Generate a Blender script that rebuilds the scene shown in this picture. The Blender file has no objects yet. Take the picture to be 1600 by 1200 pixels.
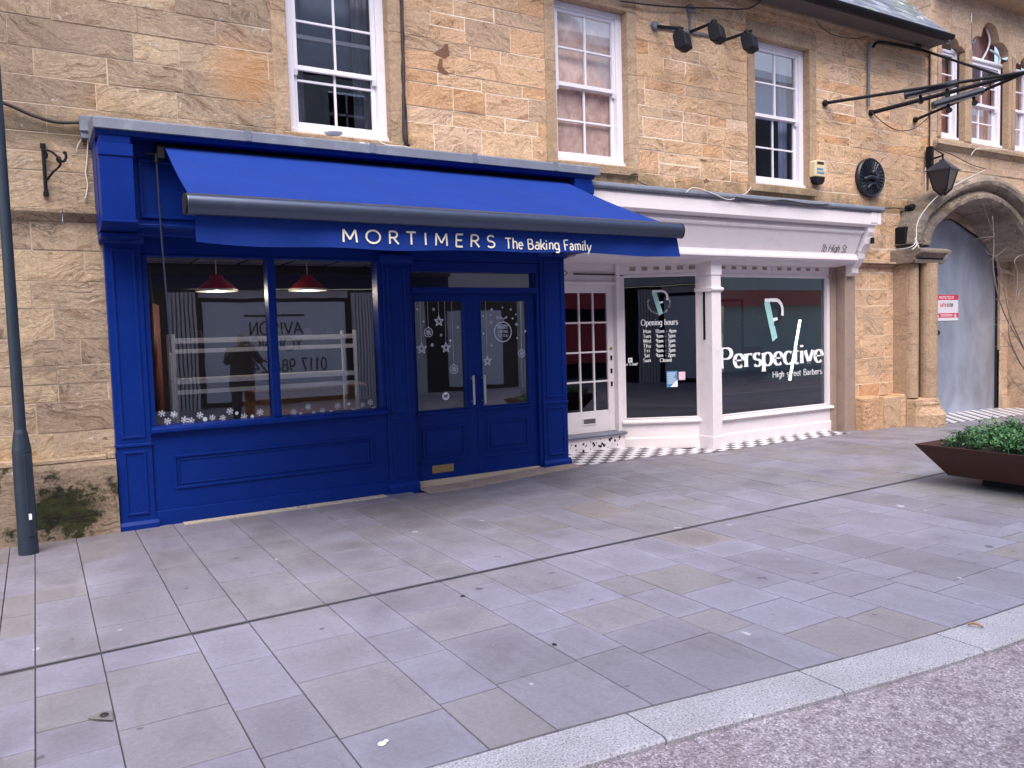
import bpy, bmesh, math, random
from mathutils import Vector, Matrix
R = math.radians
SC = bpy.context.scene
COL = SC.collection
# ------------------------------------------------------------------ camera, world, light
EYE = 1.58
YAW, PITCH, ROLL, FPX = R(30.98), R(3.69), R(1.694), 1236.3
_f = Vector((math.sin(YAW)*math.cos(PITCH), math.cos(YAW)*math.cos(PITCH), -math.sin(PITCH)))
_r = Vector((math.cos(YAW), -math.sin(YAW), 0))
_d = _f.cross(_r)
_r2 = _r*math.cos(ROLL) + _d*math.sin(ROLL)
_d2 = -_r*math.sin(ROLL) + _d*math.cos(ROLL)
cam = bpy.data.cameras.new('camera'); cam.sensor_width = 36; cam.lens = 36*FPX/1600
cam.clip_start = 0.05; cam.clip_end = 500
co = bpy.data.objects.new('camera', cam); COL.objects.link(co)
m3 = Matrix((( _r2.x, -_d2.x, -_f.x), (_r2.y, -_d2.y, -_f.y), (_r2.z, -_d2.z, -_f.z)))
co.matrix_world = Matrix.Translation((0, 0, EYE)) @ m3.to_4x4()
SC.camera = co
SUN_EL, SUN_AZ = R(56), R(205)      # azimuth clockwise from +Y, the sun stands behind the photographer
W = bpy.data.worlds.new('World'); SC.world = W; W.use_nodes = True
wn = W.node_tree.nodes; bg = wn['Background']
sk = wn.new('ShaderNodeTexSky'); sk.sky_type = 'NISHITA'; sk.sun_disc = False
sk.sun_elevation = SUN_EL; sk.sun_rotation = SUN_AZ; sk.dust_density = 2.5; sk.air_density = 1.0; sk.ozone_density = 1.0
W.node_tree.links.new(sk.outputs[0], bg.inputs[0]); bg.inputs[1].default_value = 0.15
sl = bpy.data.lights.new('sun', 'SUN'); sl.energy = 1.45; sl.angle = R(48); sl.color = (1, .93, .86)
so = bpy.data.objects.new('sun', sl); COL.objects.link(so)
sd = Vector((math.sin(SUN_AZ)*math.cos(SUN_EL), math.cos(SUN_AZ)*math.cos(SUN_EL), math.sin(SUN_EL)))
so.rotation_euler = sd.to_track_quat('Z', 'Y').to_euler(); so.location = (0, -3, 12)
SC.view_settings.view_transform = 'Standard'; SC.view_settings.look = 'None'
SC.view_settings.gamma = 1; SC.view_settings.exposure = 1.31

def ray(x, y):
    return _r2*(x-800) + _d2*(y-600) + _f*FPX
def at(x, y, Y):                     # the point of the plane Y = const seen at a photo pixel
    d = ray(x, y); return Vector((0, 0, EYE)) + d*(Y/d.y)
def gat(x, y, z=0.0):
    d = ray(x, y); return Vector((0, 0, EYE)) + d*((z-EYE)/d.z)
def yfor(px0, Y0, px1):              # depth at which the wall point seen at px0 would be seen at px1 when moved straight out
    a = at(*px0, Y0); b = at(*px1, 1.0); return a.x/b.x

# ------------------------------------------------------------------ materials
def nt(name):
    m = bpy.data.materials.new(name); m.use_nodes = True
    n = m.node_tree; b = n.nodes['Principled BSDF']; return m, n, b
def link(n, a, b): n.links.new(a, b)
def noise(n, scale, detail=6, rough=.6, vec=None, dist=0):
    t = n.nodes.new('ShaderNodeTexNoise'); t.inputs['Scale'].default_value = scale
    t.inputs['Detail'].default_value = detail; t.inputs['Roughness'].default_value = rough
    t.inputs['Distortion'].default_value = dist
    if vec is not None: link(n, vec, t.inputs['Vector'])
    return t.outputs['Fac']
def ramp(n, fac, stops):
    r = n.nodes.new('ShaderNodeValToRGB'); e = r.color_ramp.elements
    while len(e) < len(stops): e.new(.5)
    for i, (p, c) in enumerate(stops):
        e[i].position = p; e[i].color = (*c, 1) if len(c) == 3 else c
    link(n, fac, r.inputs[0]); return r.outputs[0]
def mixc(n, fac, a, b, mode='MIX'):
    m = n.nodes.new('ShaderNodeMix'); m.data_type = 'RGBA'; m.blend_type = mode
    for s, v in ((0, fac), (6, a), (7, b)):
        if hasattr(v, 'links'): link(n, v, m.inputs[s])
        elif isinstance(v, (int, float)): m.inputs[s].default_value = v
        else: m.inputs[s].default_value = (*v, 1)
    return m.outputs[2]
def math_(n, op, a, b=0.0):
    m = n.nodes.new('ShaderNodeMath'); m.operation = op
    for i, v in enumerate((a, b)):
        if hasattr(v, 'links'): link(n, v, m.inputs[i])
        else: m.inputs[i].default_value = v
    return m.outputs[0]
def bump(n, h, b, s=.3, d=.02):
    u = n.nodes.new('ShaderNodeBump'); u.inputs['Strength'].default_value = s; u.inputs['Distance'].default_value = d
    link(n, h, u.inputs['Height']); link(n, u.outputs[0], b.inputs['Normal']); return u
def coords(n, scale=(1, 1, 1)):
    g = n.nodes.new('ShaderNodeNewGeometry'); mp = n.nodes.new('ShaderNodeMapping')
    mp.inputs['Scale'].default_value = scale; link(n, g.outputs['Position'], mp.inputs[0]); return mp.outputs[0]
def attr(n, name):
    a = n.nodes.new('ShaderNodeAttribute'); a.attribute_name = name; return a.outputs['Fac']
def mask(n, fac, lo, hi):
    m = n.nodes.new('ShaderNodeMapRange'); m.inputs[1].default_value = lo; m.inputs[2].default_value = hi
    link(n, fac, m.inputs[0]); return m.outputs[0]

def paint(name, col, rough=.45, var=.12, bs=.05, scale=9, dirt=None, spec=.5):
    m, n, b = nt(name); v = coords(n)
    f = noise(n, scale, 5, .6, v)
    c = mixc(n, f, tuple(x*(1-var) for x in col), tuple(min(1, x*(1+var)) for x in col))
    if dirt:
        c = mixc(n, math_(n, 'MULTIPLY', mask(n, noise(n, 5, 8, .75, v), .55, .78), .5), c, dirt)
    link(n, c, b.inputs['Base Color'])
    rr = mask(n, noise(n, 14, 4, .6, v), 0, 1)
    link(n, math_(n, 'ADD', math_(n, 'MULTIPLY', rr, .2), rough-.1), b.inputs['Roughness'])
    b.inputs['Specular IOR Level'].default_value = spec
    bump(n, noise(n, 70, 4, .6, v), b, bs, .004); return m
def plain(name, col, rough=.6, metal=0.0, spec=.5):
    m, n, b = nt(name); v = coords(n)
    c = mixc(n, noise(n, 25, 4, .6, v), tuple(x*.86 for x in col), tuple(min(1, x*1.12) for x in col))
    link(n, c, b.inputs['Base Color']); b.inputs['Roughness'].default_value = rough
    b.inputs['Metallic'].default_value = metal; b.inputs['Specular IOR Level'].default_value = spec; return m
def stone(name, stops, streak=.5, bs=.5, stain=.0, stain_col=(.07, .06, .05), mossy=0.0, orange=0.0, speck=0.0):
    m, n, b = nt(name); v = coords(n)
    c = ramp(n, attr(n, 'tint'), stops)
    big = noise(n, 1.1, 4, .6, v)
    c = mixc(n, mask(n, big, .3, .7), c, mixc(n, .6, c, (.80, .78, .77), 'MULTIPLY'))
    tt = attr(n, 'tint'); sub = n.nodes.new('ShaderNodeVectorMath'); sub.operation = 'MULTIPLY_ADD'
    nv = n.nodes.new('ShaderNodeTexNoise'); nv.inputs['Scale'].default_value = 1.9; nv.inputs['Detail'].default_value = 3; link(n, v, nv.inputs['Vector'])
    link(n, nv.outputs['Color'], sub.inputs[0]); sub.inputs[1].default_value = (.5, .5, .5); link(n, v, sub.inputs[2])
    cmb = n.nodes.new('ShaderNodeCombineXYZ'); link(n, math_(n, 'MULTIPLY', math_(n, 'SUBTRACT', tt, .5), 1.1), cmb.inputs[1])
    lc = n.nodes.new('ShaderNodeCombineXYZ'); link(n, math_(n, 'MULTIPLY', tt, 31.0), lc.inputs[2]); link(n, math_(n, 'MULTIPLY', tt, 17.0), lc.inputs[0])
    mp = n.nodes.new('ShaderNodeMapping'); link(n, sub.outputs[0], mp.inputs[0]); link(n, cmb.outputs[0], mp.inputs['Rotation'])
    mp2 = n.nodes.new('ShaderNodeMapping'); mp2.inputs['Scale'].default_value = (1.5, 1.5, 8.5); link(n, mp.outputs[0], mp2.inputs[0]); link(n, lc.outputs[0], mp2.inputs['Location'])
    st = noise(n, 1.7, 10, .70, mp2.outputs[0], .5)
    crk = mask(n, math_(n, 'ABSOLUTE', math_(n, 'SUBTRACT', noise(n, 1.1, 6, .6, mp2.outputs[0], .8), .5)), .016, .0)
    c = mixc(n, math_(n, 'MULTIPLY', mask(n, st, .53, .66), streak), c, mixc(n, 1, c, (.48, .36, .28), 'MULTIPLY'))
    c = mixc(n, math_(n, 'MULTIPLY', mask(n, st, .45, .32), streak), c, mixc(n, 1, c, (1.35, 1.3, 1.22), 'MULTIPLY'))
    c = mixc(n, mask(n, noise(n, 30, 8, .8, v), .38, .64), mixc(n, 1, c, (.80, .77, .74), 'MULTIPLY'), mixc(n, 1, c, (1.22, 1.21, 1.20), 'MULTIPLY'))
    c = mixc(n, math_(n, 'MULTIPLY', math_(n, 'MULTIPLY', crk, mask(n, noise(n, 2.1, 3, .5, v), .44, .58)), .8), c, stain_col)
    spz = n.nodes.new('ShaderNodeSeparateXYZ'); link(n, v, spz.inputs[0])
    gm_ = mask(n, math_(n, 'ADD', spz.outputs[2], math_(n, 'MULTIPLY', noise(n, 2.4, 8, .7, v), 1.1)), 4.12, 3.85)
    c = mixc(n, math_(n, 'MULTIPLY', math_(n, 'MULTIPLY', gm_, mask(n, spz.outputs[2], 3.2, 3.3)), .62), c, (.13, .105, .06))
    if orange:
        do = n.nodes.new('ShaderNodeVectorMath'); do.operation = 'DISTANCE'; link(n, coords(n, (1, 0, 1)), do.inputs[0]); do.inputs[1].default_value = (1.78, 0, 4.0)
        c = mixc(n, mask(n, math_(n, 'ADD', do.outputs['Value'], math_(n, 'MULTIPLY', noise(n, 5, 5, .6, v), .2)), .50, .26), c, mixc(n, .6, c, (.56, .29, .13)))
        c = mixc(n, math_(n, 'MULTIPLY', mask(n, noise(n, .8, 3, .5, coords(n, (1, 1, .9))), .56, .68), orange), c, (.40, .19, .055))
    if stain:
        c = mixc(n, math_(n, 'MULTIPLY', mask(n, noise(n, 1.7, 9, .75, v), .57, .72), stain), c, stain_col)
    if speck:
        c = mixc(n, math_(n, 'MULTIPLY', mask(n, noise(n, 17, 3, .5, v), .70, .74), speck), c, (.62, .58, .54))
    if mossy:
        ds = n.nodes.new('ShaderNodeVectorMath'); ds.operation = 'DISTANCE'; link(n, coords(n, (1, 0, 1.2)), ds.inputs[0]); ds.inputs[1].default_value = (.12, 0, .28)
        mm = mask(n, math_(n, 'ADD', ds.outputs['Value'], math_(n, 'MULTIPLY', noise(n, 6, 9, .8, v), 1.15)), .88, .80)
        c = mixc(n, math_(n, 'MULTIPLY', mm, .95), c, mixc(n, mask(n, noise(n, 14, 4, .6, v), .4, .6), (.014, .014, .012), (.035, .05, .012)))
        c = mixc(n, math_(n, 'MULTIPLY', mask(n, noise(n, 3.0, 10, .72, v), .52, .6), mossy), c, (.022, .028, .012))
    link(n, c, b.inputs['Base Color']); b.inputs['Roughness'].default_value = .92
    b.inputs['Specular IOR Level'].default_value = .2
    h = math_(n, 'ADD', math_(n, 'SUBTRACT', math_(n, 'MULTIPLY', st, 1.0), math_(n, 'MULTIPLY', crk, .12)), math_(n, 'MULTIPLY', noise(n, 22, 9, .8, v), .9))
    bump(n, h, b, bs, .035); return m
def glass(name, tint=(1, 1, 1), refl=1.0, rough=0.0, base=0.0):
    m = bpy.data.materials.new(name); m.use_nodes = True; n = m.node_tree
    n.nodes.remove(n.nodes['Principled BSDF']); out = n.nodes['Material Output']
    t = n.nodes.new('ShaderNodeBsdfTransparent'); t.inputs[0].default_value = (*tint, 1)
    g = n.nodes.new('ShaderNodeBsdfGlossy'); g.inputs['Roughness'].default_value = rough
    g.inputs[0].default_value = (.92, .95, 1, 1)
    fr = n.nodes.new('ShaderNodeFresnel'); fr.inputs[0].default_value = 1.52
    v = coords(n); bu = n.nodes.new('ShaderNodeBump'); bu.inputs['Strength'].default_value = .12; bu.inputs['Distance'].default_value = .004
    link(n, noise(n, 1.8, 2, .5, v), bu.inputs['Height']); link(n, bu.outputs[0], g.inputs['Normal'])
    mx = n.nodes.new('ShaderNodeMixShader')
    link(n, math_(n, 'ADD', math_(n, 'MULTIPLY', fr.outputs[0], refl), base), mx.inputs[0])
    link(n, t.outputs[0], mx.inputs[1]); link(n, g.outputs[0], mx.inputs[2]); link(n, mx.outputs[0], out.inputs[0]); return m

M = {}
buff = [(0, (.56, .41, .30)), (.22, (.68, .48, .325)), (.45, (.75, .51, .325)), (.65, (.78, .56, .38)), (.82, (.70, .42, .235)), (1, (.82, .65, .52))]
grey = [(0, (.36, .28, .21)), (.35, (.45, .35, .26)), (.7, (.53, .415, .30)), (1, (.60, .46, .31))]
M['stone'] = stone('honey_stone', buff, .75, .8, .35, (.20, .13, .085), speck=.35)
M['stone_grey'] = stone('weathered_stone', grey, .8, .7, .55, (.07, .056, .045), orange=.5, speck=.7)
M['stone_arch'] = stone('arch_stone', [(0, (.44, .33, .25)), (.5, (.55, .40, .29)), (1, (.62, .47, .35))], .45, .45, .3, (.11, .085, .07))
M['plinth'] = stone('plinth_stone', [(0, (.30, .24, .18)), (.5, (.40, .31, .235)), (1, (.44, .36, .28))], .3, 1.0, .75, (.06, .05, .04), mossy=.96, speck=.6)
M['plinth_warm'] = stone('rough_stone', buff, .5, 1.0, .4, (.08, .06, .045))
M['trim'] = stone('smooth_stone', [(0, (.36, .26, .18)), (.5, (.43, .31, .215)), (1, (.48, .36, .255))], .35, .3, .25, (.12, .09, .065))
M['hood'] = stone('lichened_stone', [(0, (.25, .215, .19)), (.5, (.34, .285, .24)), (1, (.42, .35, .285))], .5, 1.0, .7, (.05, .045, .042), speck=1.0)
M['mortar'] = plain('lime_mortar', (.86, .74, .60), .95)
M['mortar_grey'] = plain('old_mortar', (.50, .40, .31), .95)
M['mortar_dark'] = plain('dark_joint', (.13, .12, .135), .95)
M['blue'] = paint('blue_gloss_paint', (.0022, .021, .18), .40, .22, .14, 5, dirt=(.010, .030, .16), spec=.14)
M['white'] = paint('pinkish_white_paint', (.74, .675, .70), .5, .05, .12, 6, dirt=(.42, .36, .35))
M['sash'] = paint('white_window_paint', (.76, .73, .80), .45, .04, .15, 12, dirt=(.5, .45, .42))
M['brown'] = paint('brown_render', (.30, .215, .175), .8, .14, .35, 8, dirt=(.12, .085, .075))
M['black'] = paint('black_iron', (.008, .008, .012), .6, .3, .2, 20, spec=.2)
M['post'] = paint('dark_blue_grey_paint', (.016, .027, .045), .42, .2, .1, 12, dirt=(.045, .06, .075))
M['lead'] = paint('grey_lead', (.15, .165, .21), .6, .3, .35, 5, dirt=(.36, .39, .46))
M['fabric'] = paint('awning_canvas', (.009, .036, .225), .85, .18, .35, 2.2, dirt=(.025, .05, .20), spec=.15)
M['bar'] = paint('dark_grey_aluminium', (.085, .10, .145), .32, .1, .02, 20); M['bar'].node_tree.nodes['Principled BSDF'].inputs['Metallic'].default_value = .8
M['alu'] = plain('brushed_aluminium', (.55, .55, .57), .35, .8)
M['brass'] = plain('tarnished_brass', (.42, .30, .14), .35, .85)
M['cream_print'] = plain('cream_print', (.86, .80, .64), .6)
M['vinyl'] = plain('white_lettering', (.86, .86, .88), .5)
M['frost'] = plain('frosted_vinyl', (.62, .64, .72), .6)
M['mint'] = plain('mint_vinyl', (.36, .66, .64), .5)
M['mintdark'] = plain('dark_vinyl', (.012, .016, .02), .5)
M['ink'] = plain('black_lettering', (.02, .02, .02), .5)
M['red'] = plain('red_sign_paint', (.60, .03, .085), .45)
M['pale'] = plain('pale_board', (.70, .66, .70), .5)
M['cream'] = plain('cream_plastic', (.66, .55, .33), .45)
M['redlamp'] = plain('red_enamel', (.48, .022, .015), .3)
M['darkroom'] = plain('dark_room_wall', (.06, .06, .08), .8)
M['darkest'] = plain('dark_void', (.010, .010, .013), .9)
M['ceiling'] = plain('ceiling_tiles', (.84, .84, .86), .9)
M['rack'] = plain('white_rack', (.80, .78, .76), .4)
M['wood'] = plain('counter_wood', (.32, .18, .10), .5)
M['redcloth'] = plain('red_curtain', (.10, .010, .010), .8)
M['glass'] = glass('shop_glass', (.97, .98, 1), 2.4, 0, .07)
M['glassbarber'] = glass('barber_glass', (.62, .66, .68), 1.9, 0, .05)
M['glassup'] = glass('upper_glass', (.90, .92, .95), 1.3, 0, .03)
M['glassdull'] = glass('old_glass', (.97, .96, .95), .5, 0, .0)
M['glassc'] = glass('dark_upper_glass', (.75, .80, .95), .5, 0, .01)
M['glassdark'] = glass('tinted_glass', (.30, .33, .42), 1.6, 0, .03)
M['corten'] = paint('rusted_steel', (.060, .024, .017), .65, .3, .3, 14, dirt=(.11, .04, .022), spec=.3)
M['soil'] = plain('dark_soil', (.018, .013, .010), 1)
M['granite'] = None

def curtain_mat(name, a, b_, sc=(9, 9, 1.5)):
    m, n, b = nt(name); v = coords(n, sc)
    c = ramp(n, noise(n, 2.2, 7, .65, v, .6), [(.3, a), (.5, tuple((x+y)/2 for x, y in zip(a, b_))), (.7, b_)])
    link(n, c, b.inputs['Base Color']); b.inputs['Roughness'].default_value = .9; return m
M['curtain'] = curtain_mat('faded_plywood', (.42, .25, .22), (.80, .63, .58), (3, 3, 2))
M['net'] = curtain_mat('net_curtain', (.16, .17, .21), (.36, .38, .46), (14, 14, .6))
M['blind'] = plain('grey_blind', (.20, .235, .33), .9)
M['pinkcurtain'] = curtain_mat('pink_curtain', (.28, .10, .075), (.50, .25, .19), (14, 14, 1.2))

def slab_mat():
    m, n, b = nt('sandstone_paving'); v = coords(n)
    c = ramp(n, attr(n, 'tint'), [(0, (.25, .24, .29)), (.25, (.275, .266, .33)), (.45, (.315, .308, .40)), (.62, (.295, .286, .345)), (.78, (.29, .277, .315)), (.92, (.295, .275, .30)), (1, (.305, .262, .265))])
    c = mixc(n, mask(n, noise(n, 1.3, 5, .62, v), .35, .68), mixc(n, 1, c, (.82, .81, .78), 'MULTIPLY'), c)
    c = mixc(n, math_(n, 'MULTIPLY', mask(n, noise(n, .7, 7, .7, v, .8), .54, .66), .55), c, mixc(n, 1, c, (.70, .69, .64), 'MULTIPLY'))
    gr_ = noise(n, 38, 9, .85, v)
    c = mixc(n, mask(n, gr_, .36, .64), mixc(n, 1, c, (.86, .85, .84), 'MULTIPLY'), mixc(n, 1, c, (1.16, 1.15, 1.14), 'MULTIPLY'))
    c = mixc(n, math_(n, 'MULTIPLY', mask(n, noise(n, 1.1, 8, .72, coords(n, (3.2, .8, 1)), 1.6), .55, .62), .28), c, mixc(n, 1, c, (.70, .66, .62), 'MULTIPLY'))
    c = mixc(n, math_(n, 'MULTIPLY', mask(n, noise(n, 9, 2, .4, v), .735, .755), .75), c, (.10, .095, .10))
    c = mixc(n, math_(n, 'MULTIPLY', mask(n, noise(n, 7.3, 2, .4, coords(n, (1.1, .9, 1))), .75, .765), .8), c, (.55, .55, .6))
    sp_ = n.nodes.new('ShaderNodeSeparateXYZ'); link(n, v, sp_.inputs[0])
    wet = mask(n, math_(n, 'ADD', math_(n, 'MULTIPLY', sp_.outputs[1], .16), math_(n, 'MULTIPLY', noise(n, .9, 7, .68, v, 1.5), 1.4)), 1.35, 1.85)
    c = mixc(n, math_(n, 'MULTIPLY', wet, .75), c, mixc(n, 1, c, (.64, .61, .58), 'MULTIPLY'))
    c = mixc(n, math_(n, 'MULTIPLY', mask(n, noise(n, 1.9, 4, .5, v, .4), .56, .74), .5), c, mixc(n, 1, c, (.66, .64, .62), 'MULTIPLY'))
    c = mixc(n, math_(n, 'MULTIPLY', math_(n, 'MULTIPLY', attr(n, 'wear'), mask(n, noise(n, 1.3, 3, .5, v), .40, .60)), .55), c, mixc(n, 1, c, (.60, .58, .56), 'MULTIPLY'))
    c = mixc(n, math_(n, 'MULTIPLY', mask(n, noise(n, 3.2, 9, .75, coords(n, (1, 2.2, 1)), 1.2), .55, .68), .35), c, mixc(n, 1, c, (1.25, 1.24, 1.24), 'MULTIPLY'))
    # green algae near the planter
    g = n.nodes.new('ShaderNodeVectorMath'); g.operation = 'DISTANCE'; link(n, coords(n, (1, 1, 0)), g.inputs[0]); g.inputs[1].default_value = (8.0, 3.7, 0)
    gm = mask(n, math_(n, 'ADD', g.outputs['Value'], math_(n, 'MULTIPLY', noise(n, 2.5, 6, .7, v), 1.2)), 2.2, 1.2)
    c = mixc(n, math_(n, 'MULTIPLY', gm, .45), c, (.13, .15, .07))
    link(n, c, b.inputs['Base Color'])
    r = mask(n, noise(n, 2.2, 6, .6, v), .3, .7)
    link(n, math_(n, 'ADD', math_(n, 'MULTIPLY', r, .22), .42), b.inputs['Roughness'])
    b.inputs['Specular IOR Level'].default_value = .45
    bump(n, math_(n, 'ADD', noise(n, 60, 8, .7, v), math_(n, 'MULTIPLY', noise(n, 6, 4, .5, v), 1.2)), b, .22, .008); return m
M['slab'] = slab_mat()
def granite_mat():
    m, n, b = nt('granite_kerb'); v = coords(n)
    c = ramp(n, noise(n, 110, 3, .7, v), [(.34, (.14, .14, .15)), (.44, (.38, .37, .41)), (.60, (.52, .51, .565)), (.72, (.72, .71, .77))])
    c = mixc(n, mask(n, noise(n, 3, 5, .6, v), .35, .7), mixc(n, 1, c, (.84, .83, .82), 'MULTIPLY'), c)
    link(n, c, b.inputs['Base Color']); b.inputs['Roughness'].default_value = .6
    bump(n, noise(n, 180, 3, .6, v), b, .3, .003); return m
M['granite'] = granite_mat()
def road_mat():
    m, n, b = nt('red_grey_asphalt'); v = coords(n)
    vo = n.nodes.new('ShaderNodeTexVoronoi'); vo.inputs['Scale'].default_value = 120; link(n, v, vo.inputs['Vector'])
    c = ramp(n, vo.outputs['Color'], [(.1, (.24, .21, .235)), (.4, (.42, .365, .41)), (.7, (.55, .49, .54)), (.95, (.85, .79, .85))])
    c = mixc(n, mask(n, noise(n, 2.3, 6, .65, v), .35, .68), mixc(n, 1, c, (.74, .70, .69), 'MULTIPLY'), c)
    c = mixc(n, math_(n, 'MULTIPLY', mask(n, noise(n, 22, 5, .7, v), .50, .62), .5), c, (.12, .09, .10))
    link(n, c, b.inputs['Base Color']); b.inputs['Roughness'].default_value = .8
    h = math_(n, 'ADD', math_(n, 'MULTIPLY', vo.outputs['Distance'], -1.5), noise(n, 40, 5, .7, v))
    bump(n, h, b, .6, .012); return m
M['road'] = road_mat()
def checker_mat():
    m, n, b = nt('black_white_tiles'); v = coords(n)
    ck = n.nodes.new('ShaderNodeTexChecker'); ck.inputs['Scale'].default_value = 1/.128
    ck.inputs[1].default_value = (.70, .67, .70, 1); ck.inputs[2].default_value = (.035, .028, .035, 1)
    mp = n.nodes.new('ShaderNodeMapping'); mp.inputs['Location'].default_value = (.03, .02, .4); g = n.nodes.new('ShaderNodeNewGeometry')
    mp.inputs['Scale'].default_value = (1, 1, 0)
    link(n, g.outputs['Position'], mp.inputs[0]); link(n, mp.outputs[0], ck.inputs[0])
    c = mixc(n, math_(n, 'MULTIPLY', mask(n, noise(n, 6, 7, .7, v), .5, .8), .3), ck.outputs[0], (.24, .19, .18))
    link(n, c, b.inputs['Base Color']); b.inputs['Roughness'].default_value = .4; return m
M['checker'] = checker_mat()
def steel_mat():
    m, n, b = nt('galvanised_sheet'); v = coords(n)
    c = mixc(n, mask(n, noise(n, 1.2, 5, .6, coords(n, (1.5, 1, .7)), .6), .35, .65), (.40, .44, .53), (.60, .66, .78))
    link(n, c, b.inputs['Base Color']); b.inputs['Metallic'].default_value = .75
    link(n, math_(n, 'ADD', math_(n, 'MULTIPLY', noise(n, 1.5, 4, .5, v), .3), .28), b.inputs['Roughness'])
    bump(n, noise(n, 1.5, 3, .5, v), b, .5, .05); return m
M['steel'] = steel_mat()
def slate_mat():
    m, n, b = nt('mossy_slate'); v = coords(n)
    c = ramp(n, attr(n, 'tint'), [(0, (.10, .115, .15)), (.6, (.17, .19, .24)), (1, (.26, .28, .33))])
    c = mixc(n, mask(n, noise(n, 2.2, 7, .7, v), .56, .62), c, (.10, .16, .09)); c = mixc(n, mask(n, noise(n, 3.2, 7, .7, v), .62, .66), c, (.6, .6, .62))
    link(n, c, b.inputs['Base Color']); b.inputs['Roughness'].default_value = .6; bump(n, noise(n, 30, 5, .6, v), b, .3, .01); return m
M['slate'] = slate_mat()
def leaf_mat():
    m, n, b = nt('leaf_green')
    c = ramp(n, attr(n, 'tint'), [(0, (.02, .07, .03)), (.4, (.05, .15, .05)), (.75, (.10, .25, .07)), (1, (.22, .38, .12))])
    link(n, c, b.inputs['Base Color']); b.inputs['Roughness'].default_value = .55; return m
M['leaf'] = leaf_mat()
M['bark'] = paint('pale_bark', (.24, .18, .15), .85, .25, .4, 40)
M['cable'] = plain('dark_cable', (.03, .022, .024), .6)
M['whitecable'] = plain('white_cable', (.62, .58, .55), .6)

# ------------------------------------------------------------------ mesh builder
class MB:
    def __init__(s): s.w = {}; s.v = []; s.f = []; s.t = []; s.m = []; s.T = .5; s.MI = 0; s.X = None
    def pt(s, p):
        p = Vector(p); s.v.append(s.X @ p if s.X else p); return len(s.v)-1
    def face(s, pts, tint=None):
        s.f.append([s.pt(p) for p in pts]); s.t.append(s.T if tint is None else tint); s.m.append(s.MI)
    def idx(s, ids): s.f.append(list(ids)); s.t.append(s.T); s.m.append(s.MI)
    def box(s, x0, x1, y0, y1, z0, z1):
        i = [s.pt(p) for p in ((x0,y0,z0),(x1,y0,z0),(x1,y1,z0),(x0,y1,z0),(x0,y0,z1),(x1,y0,z1),(x1,y1,z1),(x0,y1,z1))]
        for q in ((0,3,2,1),(4,5,6,7),(0,1,5,4),(1,2,6,5),(2,3,7,6),(3,0,4,7)): s.idx([i[k] for k in q])
        return s
    def prism(s, prof, x0, x1, axis='x'):      # closed outline of (a, b) pairs pushed along an axis
        def P(a, b, t): return (t, a, b) if axis == 'x' else ((a, b, t) if axis == 'z' else (a, t, b))
        n = len(prof); A = [s.pt(P(a, b, x0)) for a, b in prof]; B = [s.pt(P(a, b, x1)) for a, b in prof]
        s.idx(A); s.idx(B[::-1])
        for i in range(n): s.idx((A[i], B[i], B[(i+1) % n], A[(i+1) % n]))
        return s
    def tube(s, pts, r, n=8, caps=True):
        pts = [Vector(p) for p in pts]; k = len(pts); rr = r if isinstance(r, (list, tuple)) else [r]*k
        rings = []; up = None
        for i, p in enumerate(pts):
            t = (pts[min(i+1, k-1)]-pts[max(i-1, 0)]).normalized()
            if up is None: up = t.orthogonal().normalized()
            a = (up - t*up.dot(t)).normalized(); b = t.cross(a); up = a
            rings.append([s.pt(p+(a*math.cos(2*math.pi*j/n)+b*math.sin(2*math.pi*j/n))*rr[i]) for j in range(n)])
        for i in range(k-1):
            for j in range(n): s.idx((rings[i][j], rings[i][(j+1) % n], rings[i+1][(j+1) % n], rings[i+1][j]))
        if caps: s.idx(rings[0][::-1]); s.idx(rings[-1])
        return s
    def lathe(s, prof, c, n=24, axis='z'):
        c = Vector(c); rings = []
        for r, h in prof:
            ring = []
            for j in range(n):
                a = 2*math.pi*j/n; q = Vector((r*math.cos(a), r*math.sin(a), h)) if axis == 'z' else Vector((r*math.cos(a), h, r*math.sin(a)))
                ring.append(s.pt(c+q))
            rings.append(ring)
        for i in range(len(rings)-1):
            for j in range(n): s.idx((rings[i][j], rings[i][(j+1) % n], rings[i+1][(j+1) % n], rings[i+1][j]))
        s.idx(rings[0][::-1]); s.idx(rings[-1]); return s
    def build(s, name, mat, parent=None, bev=0, smooth=False, seg=1):
        me = bpy.data.meshes.new(name); me.from_pydata([tuple(p) for p in s.v], [], s.f)
        for mm in (mat if isinstance(mat, (list, tuple)) else [mat]): me.materials.append(mm)
        me.polygons.foreach_set('material_index', s.m)
        a = me.attributes.new('tint', 'FLOAT', 'FACE'); a.data.foreach_set('value', s.t)
        if s.w:
            wa_ = me.attributes.new('wear', 'FLOAT', 'POINT')
            for k_, x_ in s.w.items(): wa_.data[k_].value = x_
        b = bmesh.new(); b.from_mesh(me); bmesh.ops.recalc_face_normals(b, faces=b.faces); b.to_mesh(me); b.free()
        if smooth: me.polygons.foreach_set('use_smooth', [True]*len(me.polygons))
        o = bpy.data.objects.new(name, me); COL.objects.link(o)
        if parent: o.parent = parent; 
        if parent: o.matrix_parent_inverse = Matrix.Translation(parent_world(parent)).inverted()
        if bev:
            md = o.modifiers.new('bevel', 'BEVEL'); md.width = bev; md.segments = seg; md.limit_method = 'ANGLE'; md.angle_limit = R(40)
        if smooth:
            md = o.modifiers.new('norm', 'WEIGHTED_NORMAL') if bev else None
        return o
def parent_world(p):
    v = Vector((0, 0, 0))
    while p: v = v + p.location + p.matrix_parent_inverse.translation; p = p.parent
    return v
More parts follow.
